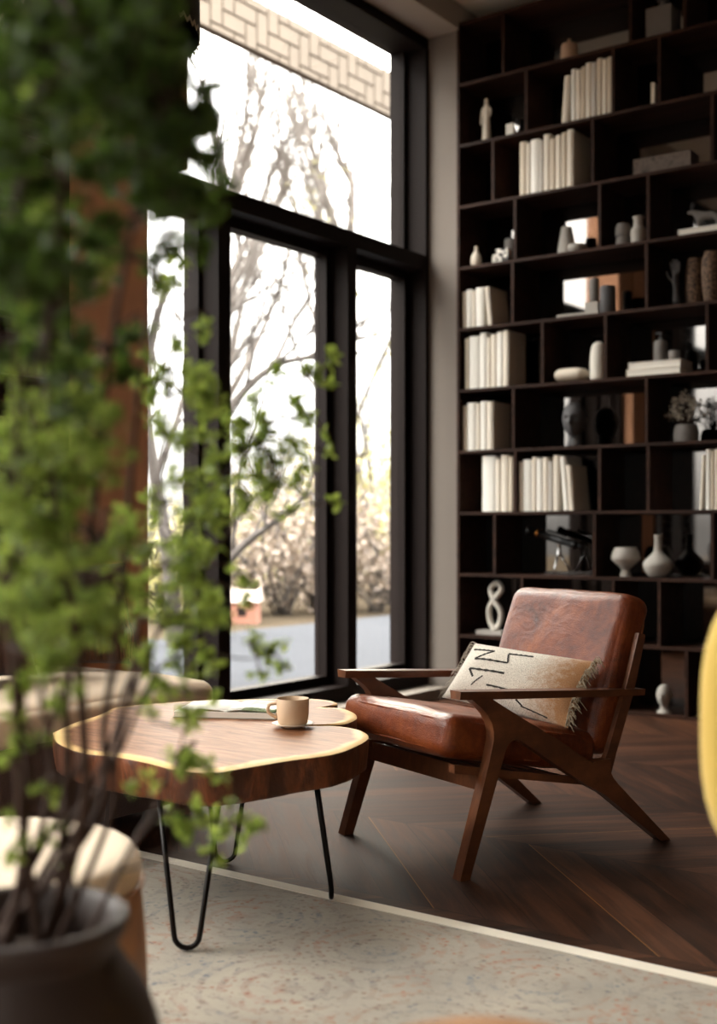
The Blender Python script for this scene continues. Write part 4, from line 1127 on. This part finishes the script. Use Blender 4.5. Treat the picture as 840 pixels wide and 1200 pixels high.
# louvred screen behind the sofa
sc2 = thing('louvred_screen', 'tall red brown louvred wooden screen standing behind the sofa', 'screen', (-3.875, 2.88, 0))
M_louv = wood('louvre_wood', '#1b0d0a', '#34180f', '#4b2619', (8, 2, 8), 0.5)
for y0, y1 in ((-0.44, -0.01), (0.01, 0.44)):
    bx('stile', (-0.03, y0, 0), (0.03, y0+0.09, 3.3), M_louv, sc2, 0.004)
    bx('stile', (-0.03, y1-0.09, 0), (0.03, y1, 3.3), M_louv, sc2, 0.004)
    for z in (0.0, 1.6, 3.2):
        bx('rail', (-0.028, y0+0.09, z), (0.028, y1-0.09, z+0.1), M_louv, sc2, 0.004)
    z = 0.14
    while z < 3.16:
        if not 1.56 < z < 1.71:
            bx('louvre', (-0.026, y0+0.088, -0.005), (0.026, y1-0.088, 0.005), M_louv, sc2, 0.0, M=Matrix.Translation((0, 0, z)) @ Matrix.Rotation(0.6, 4, 'Y'))
        z += 0.065

# ------------------------------------------------------------------ pendant lamp above the table
pl_ = room(-0.675, 3.2, 0)
pd = thing('pendant_lamp', 'dark olive drum pendant lamp with a zigzag trim hanging over the table', 'lamp', (pl_.x, pl_.y, 2.29))
M_shade = plain('olive_shade', '#2c2c1e', 0.95, 0, 0.1, 20, 0.3)
lathe('lamp_shade', [(0.256,0.012),(0.25,0.36),(0.246,0.36),(0.252,0.012)], M_shade, pd, n=56)
vs, fs = [], []
for k in range(112):
    a = 2*PI*k/112; r = 0.258
    for dz in (0.0, 0.012): vs.append(Vector((r*math.cos(a), r*math.sin(a), 0.006 + dz + (0.008 if k % 2 else -0.006))))
for k in range(112):
    j = (k+1) % 112; fs.append((2*k, 2*j, 2*j+1, 2*k+1))
raw('trim', vs, fs, plain('trim_braid', '#a79b85', 0.9), pd)
lathe('bulb', [(0.0005,0.10),(0.03,0.115),(0.035,0.14),(0.022,0.17),(0.014,0.2),(0.0005,0.21)], M_ivory, pd, n=20, sub=3)
tube('cord', [(0,0,0.2),(0,0,1.6),(0,0,ZC-2.29)], 0.004, M_black, pd, 8)
for a in (0.3, 0.3+2*PI/3, 0.3+4*PI/3):
    tube('spoke', [(0,0,0.3), (0.25*math.cos(a), 0.25*math.sin(a), 0.34)], 0.003, M_black, pd, 6)
# ceiling track near the bookcase
tk = thing('ceiling_track', 'dark slim track rail on the pale ceiling above the bookcase', 'track light', (-3.40, 5.88, ZC))
bx('rail', (-0.02, -1.6, -0.035), (0.02, 0.18, 0.0), M_black, tk, 0.003, M=Matrix.Rotation(math.radians(-60), 4, 'Z'))

# ------------------------------------------------------------------ poufs and the yellow chair in the foreground
def pouf(label, loc, r, h, top, sidem, cap=0.06):
    p = thing('pouf', label, 'pouf', loc)
    lathe('body', [(r*0.9,0),(r*0.97,0.02),(r*1.03,h*0.35),(r*1.03,h*0.6),(r,h-cap-0.02),(r*0.985,h-cap)], sidem, p, n=56, sub=4)
    lathe('top_pad', [(r*0.985,h-cap-0.002),(r*1.0,h-cap*0.75),(r*0.985,h-cap*0.35),(r*0.9,h-cap*0.08),(r*0.6,h),(0.0005,h+0.004)], top, p, n=56, sub=4)
    q = p.children[1]
    pts = [Vector((r*1.005*math.cos(2*PI*k/48), r*1.005*math.sin(2*PI*k/48), h-cap)) for k in range(49)]
    tube('piping', pts, 0.005, sidem, q, 6)
    return p
P1 = room(-0.64, 2.02); P1.z = 0.0085
pouf('large round pouf with cream top and camel sides behind the dark pot', P1, 0.275, 0.455, M_cream, M_camel)
P2 = room(0.145, 1.33); P2.z = 0.0085
pouf('small round camel leather pouf at the bottom picture edge', P2, 0.165, 0.40, M_camel, M_camel, 0.05)
yc = room(0.772, 1.62)
yl = thing('yellow_chair', 'yellow upholstered chair with rounded back at the right picture edge', 'chair', (yc.x, yc.y, 0.0085), math.radians(35.8))
yb = rounded('backrest', 0.60, 0.10, 0.50, 0.049, M_yellow, yl, 22, 0.0, 0.0, 5)
for v_ in yb.data.vertices: v_.co.x *= (max(0.0, 1 - (abs(v_.co.z)/0.252)**3))**(1/3)
yb.location = (0, 0.05, 0.72)
rounded('seat', 0.50, 0.46, 0.10, 0.045, M_yellow, yl, 14, 0.012, 0.002, 5, Matrix.Translation((0.0, -0.22, 0.42)))
bx('seat_frame', (-0.22, -0.42, 0.335), (0.22, -0.02, 0.375), M_walnut, yl, 0.004)
for x in (-0.2, 0.2):
    tube('leg', [(x, -0.4, 0.35), (x*1.06, -0.43, 0)], [0.018, 0.011], M_walnut, yl, 10)
    tube('leg', [(x, -0.04, 0.35), (x*1.06, 0.0, 0)], [0.018, 0.011], M_walnut, yl, 10)
    tube('back_support', [(x*0.6, -0.03, 0.36), (x*0.6, 0.045, 0.52)], 0.012, M_walnut, yl, 10)

# ------------------------------------------------------------------ potted shrub in the foreground
PD = 1.42
pc = room((25-420)/F*PD, PD); pc.z = 0.0
PZ = 1 - 455*PD/F                              # height of the rim
pr = 0.0875*PD
ps = thing('potted_shrub', 'tall leafy green shrub in a dark clay pot in the left foreground', 'plant', (pc.x, pc.y, 0.0085))
PZ -= 0.007
k_ = PZ
po = lathe('pot', [(0.09,0),(0.105,0.004),(0.135,0.10*k_/0.55),(0.165,0.26*k_/0.55),(0.168,0.36*k_/0.55),(0.150,0.44*k_/0.55),(0.118,0.492*k_/0.55),(0.110,0.508*k_/0.55),(0.121,0.53*k_/0.55),(0.125,0.545*k_/0.55),(0.120,k_),(0.108,0.547*k_/0.55),(0.101,0.525*k_/0.55),(0.100,0.50*k_/0.55),(0.104,0.46*k_/0.55)], M_pot, ps, n=64, sub=4)
lathe('soil', [(0.104,k_-0.075),(0.103,k_-0.055),(0.06,k_-0.047),(0.0005,k_-0.045)], M_soil, po, n=40)
base = Vector((pc.x, pc.y, 0.0085))
def P(px, py, d): return at(px, py, d) - base
LSZ = (0.010, 0.0175)
def stem(path, r0, clusters, d0=1.42, root=None, lm=None):
    """path: photo points with distance; clusters: (px, py, d, radius in px, number of leaves)"""
    clusters = [(a_, b_, c_, e_*1.2, int(f_*2.3)) if a_ > 180 and b_ > 320 else (a_, b_, c_, e_, f_) for a_, b_, c_, e_, f_ in clusters]
    rx, ry = root if root else (U(-0.05, 0.05), U(-0.03, 0.05))
    pts = [Vector((0, 0, k_-0.055)) + Vector((rx*CT - ry*ST, rx*ST + ry*CT, 0))] + [P(*q) for q in path]
    sp_ = spline(pts, 6); m = len(sp_)
    vs, fs = [], []
    tube_into(vs, fs, sp_, [r0*(1-0.8*i/(m-1)) for i in range(m)], 8)
    lv, lf = [], []
    for (cx, cy, cd, cr, n) in clusters:
        c = P(cx, cy, cd); rr_ = cr/F*cd
        # twig from the closest stem point that lies below the cluster
        s0 = min(sp_, key=lambda q: (q-c).length + (0.15 if q.z > c.z+0.02 else 0))
        mid = (s0+c)/2 + Vector((U(-1,1), U(-1,1), U(0,1)))*0.02
        tube_into(vs, fs, spline([s0, mid, c], 4), 0.0018, 5)
        n = int(n*1.45); nt = max(2, n//8)
        for _ in range(nt):
            e = c + Vector((U(-1,1), U(-1,1), U(-1,1)))*rr_*0.95
            tube_into(vs, fs, [c, (c+e)/2 + Vector((0,0,0.004)), e], [0.0013, 0.001, 0.0006], 4)
            for _k in range(max(1, n//nt)):
                q = c.lerp(e, U(0.35, 1.05)) + Vector((U(-1,1), U(-1,1), U(-1,1)))*rr_*0.22
                leaf_quads(lv, lf, q, U(*LSZ), 0.25, 0.62)
    s = raw('stem', vs, fs, M_stem, ps, True)
    raw('foliage', lv, lf, lm or M_leaf, s)
def field(x0, x1, y0, y1, d0, d1, num, cr, n):
    return [(U(x0, x1), U(y0, y1), U(d0, d1), cr*U(0.75, 1.25), n) for _ in range(num)]
random.seed(21)
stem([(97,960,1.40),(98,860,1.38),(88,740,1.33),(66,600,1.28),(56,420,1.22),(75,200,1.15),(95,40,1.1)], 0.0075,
     field(-10,120,-10,120,1.0,1.3,24,26,38) + field(20,110,330,480,1.15,1.35,10,24,26), lm=M_leaf_shaded)
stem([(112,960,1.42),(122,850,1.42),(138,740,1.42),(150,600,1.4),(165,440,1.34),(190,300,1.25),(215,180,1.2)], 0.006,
     field(120,200,-10,60,1.05,1.3,13,24,36) + field(110,205,60,300,1.05,1.35,28,27,38) + [(240,150,1.3,20,30),(250,135,1.35,12,14),(235,190,1.3,24,36),(252,195,1.35,14,16),(225,240,1.3,24,36),(205,280,1.3,22,30),(175,310,1.3,20,24),(228,235,1.2,16,20),(258,170,1.36,15,20),(262,215,1.38,15,20),(246,258,1.34,17,22),(232,290,1.3,15,18),(250,112,1.34,12,12),], lm=M_leaf_shaded)
stem([(128,960,1.45),(138,870,1.48),(172,770,1.55),(205,690,1.6),(228,600,1.66),(295,520,1.75),(352,446,1.8)], 0.0045,
     [(326,440,1.8,13,10),(368,440,1.8,14,11),(300,470,1.78,13,9),(345,470,1.8,12,7),(388,420,1.82,7,4),(385,455,1.82,7,3),(312,500,1.75,17,14),(290,530,1.75,22,20),(340,520,1.75,16,11),(360,500,1.8,12,7),(270,500,1.7,14,8),(386,510,1.82,8,4),(384,530,1.82,6,3),(225,600,1.66,22,20),(205,560,1.6,20,14),(255,560,1.7,14,9),(240,520,1.66,14,8),(210,640,1.6,22,18)])
stem([(118,900,1.46),(150,800,1.52),(200,720,1.58),(255,640,1.66),(320,570,1.76),(376,592,1.8)], 0.004,
     [(300,560,1.74,22,24),(320,580,1.76,18,16),(345,560,1.78,16,12),(285,590,1.72,20,18),(388,592,1.82,8,4),(330,605,1.78,12,6),(310,545,1.75,15,12),(240,650,1.64,20,14),(250,610,1.66,14,8),(292,680,1.7,13,9),(286,705,1.7,10,5),(300,520,1.75,20,14),(330,540,1.76,18,12),(350,480,1.78,14,9),(285,500,1.72,16,10),(275,570,1.7,18,12),(360,545,1.78,13,8),(225,690,1.6,18,14),(195,735,1.58,20,16),(230,740,1.62,16,10)])
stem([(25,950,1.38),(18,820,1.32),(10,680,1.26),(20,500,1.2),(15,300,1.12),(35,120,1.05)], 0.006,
     field(-15,110,100,340,0.95,1.25,28,28,38) + field(-10,60,300,420,1.1,1.25,6,24,28), lm=M_leaf_shaded)
stem([(32,950,1.39),(26,820,1.35),(20,700,1.32),(30,600,1.28),(42,480,1.22),(60,300,1.15),(85,150,1.1)], 0.005,
     field(-15,70,440,780,1.15,1.38,26,26,28) + [(40,100,1.1,20,22),(92,155,1.12,22,24),(60,250,1.15,22,22),(25,340,1.2,22,22),(110,320,1.2,20,20)])
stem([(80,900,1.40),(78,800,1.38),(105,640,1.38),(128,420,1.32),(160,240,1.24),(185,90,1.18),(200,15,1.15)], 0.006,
     field(100,198,-15,130,1.05,1.3,18,26,36) + field(130,240,100,260,1.1,1.35,18,24,34) + field(110,160,380,450,1.3,1.4,6,17,16), lm=M_leaf_shaded)
stem([(58,930,1.40),(48,800,1.36),(58,660,1.34),(85,520,1.30),(90,420,1.28)], 0.005,
     field(10,125,470,620,1.2,1.4,18,26,28) + field(0,100,380,470,1.2,1.35,8,22,20))
stem([(92,900,1.42),(95,790,1.42),(108,700,1.42),(118,640,1.42)], 0.0045,
     field(20,160,610,760,1.25,1.5,26,25,28) + [(140,600,1.45,14,10),(150,690,1.48,18,16)])
stem([(72,985,1.40),(55,930,1.38),(42,885,1.36)], 0.004,
     [(40,875,1.36,18,14),(20,850,1.34,22,18),(55,925,1.36,15,12),(5,890,1.34,16,12),(70,830,1.38,22,18),(20,800,1.34,24,22),(60,780,1.36,22,18)])
stem([(28,985,1.36),(22,960,1.36)], 0.003, [(25,985,1.36,14,10),(5,1010,1.34,14,10),(66,975,1.40,11,7),(8,960,1.34,10,5)], root=(-0.02, 0.03))
stem([(84,1000,1.43),(88,1015,1.43)], 0.0025, [(86,1018,1.42,9,8)], root=(0.06, 0.02))
stem([(150,1000,1.46),(182,945,1.52),(205,895,1.56),(218,850,1.58),(222,820,1.6)], 0.0035,
     [(220,840,1.58,18,14),(222,880,1.58,18,15),(245,902,1.6,13,9),(215,905,1.56,13,8),(190,800,1.56,22,18),(205,775,1.58,18,12),(180,915,1.52,13,9),(150,925,1.5,12,7),(178,845,1.54,14,8)], root=(0.06, 0.03))
stem([(160,985,1.46),(212,948,1.52),(255,965,1.58),(298,968,1.62)], 0.003,
     [(232,955,1.55,12,9),(262,972,1.6,15,13),(300,968,1.62,12,8),(282,955,1.6,11,7),(215,972,1.52,11,8),(252,1002,1.58,10,6),(285,985,1.62,9,4),(268,940,1.6,8,4),(200,962,1.52,10,5)], root=(0.065, 0.02))
stem([(130,900,1.46),(178,795,1.54),(222,765,1.6),(285,772,1.68),(318,768,1.72)], 0.0035,
     [(318,768,1.72,17,13),(300,755,1.7,13,8),(332,785,1.74,10,5),(305,790,1.7,10,5),(240,765,1.62,17,12),(215,755,1.6,17,13),(255,815,1.64,9,4),(262,730,1.64,13,8),(170,770,1.54,20,16),(150,755,1.5,18,14)])
stem([(135,880,1.48),(165,700,1.55),(190,540,1.6),(205,400,1.64),(215,330,1.66)], 0.004,
     [(210,300,1.66,18,14),(205,335,1.66,14,9),(240,390,1.68,12,7),(210,400,1.64,13,8),(180,470,1.6,18,14),(190,510,1.6,20,16),(235,465,1.66,14,8),(250,540,1.68,14,8),(185,340,1.62,16,10),(222,440,1.64,12,7),(170,420,1.58,12,7),(185,600,1.58,18,14),(180,650,1.56,20,16),(250,480,1.68,9,4)] + field(168,262,440,730,1.5,1.7,18,18,14))

# ------------------------------------------------------------------ light, sky, camera
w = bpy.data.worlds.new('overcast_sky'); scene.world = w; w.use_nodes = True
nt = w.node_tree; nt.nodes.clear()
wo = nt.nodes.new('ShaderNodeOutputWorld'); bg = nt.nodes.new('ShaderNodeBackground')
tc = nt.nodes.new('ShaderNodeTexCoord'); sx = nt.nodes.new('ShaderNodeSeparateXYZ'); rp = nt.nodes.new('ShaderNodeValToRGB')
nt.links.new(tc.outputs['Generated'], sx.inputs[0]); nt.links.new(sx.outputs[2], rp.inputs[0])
# overcast dome, exaggerated overhead beyond the view to light the interior
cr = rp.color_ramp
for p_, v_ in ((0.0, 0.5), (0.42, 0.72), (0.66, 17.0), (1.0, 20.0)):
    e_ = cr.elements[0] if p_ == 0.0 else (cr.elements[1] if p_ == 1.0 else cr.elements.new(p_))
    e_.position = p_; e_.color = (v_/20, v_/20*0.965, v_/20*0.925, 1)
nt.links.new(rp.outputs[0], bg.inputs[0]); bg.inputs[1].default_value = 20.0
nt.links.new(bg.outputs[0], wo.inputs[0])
lb = bpy.data.lights.new('window_portal', 'AREA'); lb.shape = 'RECTANGLE'; lb.size = 3.2; lb.size_y = 1.7; lb.cycles.is_portal = True
ob = bpy.data.objects.new('window_portal', lb); COL.objects.link(ob); ob.location = (0, -4.22, 1.75); ob.rotation_euler = (math.radians(90), 0, 0)
def portal(y0, y1):
    l = bpy.data.lights.new('window_portal', 'AREA'); l.shape = 'RECTANGLE'; l.size = 3.8; l.size_y = y1-y0
    l.cycles.is_portal = True
    o = bpy.data.objects.new('window_portal', l); COL.objects.link(o)
    o.location = (XO-0.02, (y0+y1)/2, 2.0); o.rotation_euler = (0, math.radians(-90), 0)
portal(3.78, 6.1); portal(-3.4, 2.4)
sun = bpy.data.lights.new('hazy_sun', 'SUN'); so_ = bpy.data.objects.new('hazy_sun', sun); COL.objects.link(so_)
sun.energy = 4.5; sun.angle = math.radians(34); sun.color = (1.0, 0.86, 0.68)
so_.rotation_euler = Vector((-0.53, 0.72, 0.52)).to_track_quat('Z', 'Y').to_euler(); so_.location = (-12, 12, 10)
cam = bpy.data.cameras.new('camera'); co_ = bpy.data.objects.new('camera', cam); COL.objects.link(co_)
co_.location = (0, 0, 1.0); co_.rotation_euler = (math.radians(90), 0, math.radians(35.8))
cam.sensor_fit = 'VERTICAL'; cam.sensor_height = 36; cam.sensor_width = 36; cam.lens = 36*F/1200; cam.shift_y = 18/1200
cam.clip_start = 0.05; cam.clip_end = 300
cam.dof.use_dof = True; cam.dof.focus_distance = 3.6; cam.dof.aperture_fstop = 1.95
scene.camera = co_
vs_ = scene.view_settings
vs_.view_transform = 'Standard'; vs_.look = 'None'; vs_.exposure = 0.78; vs_.gamma = 1.0; vs_.use_curve_mapping = False
cy = scene.cycles
cy.use_denoising = True; cy.max_bounces = 10; cy.diffuse_bounces = 5; cy.glossy_bounces = 5; cy.transparent_max_bounces = 24
cy.sample_clamp_indirect = 6.0; cy.caustics_reflective = False; cy.caustics_refractive = False
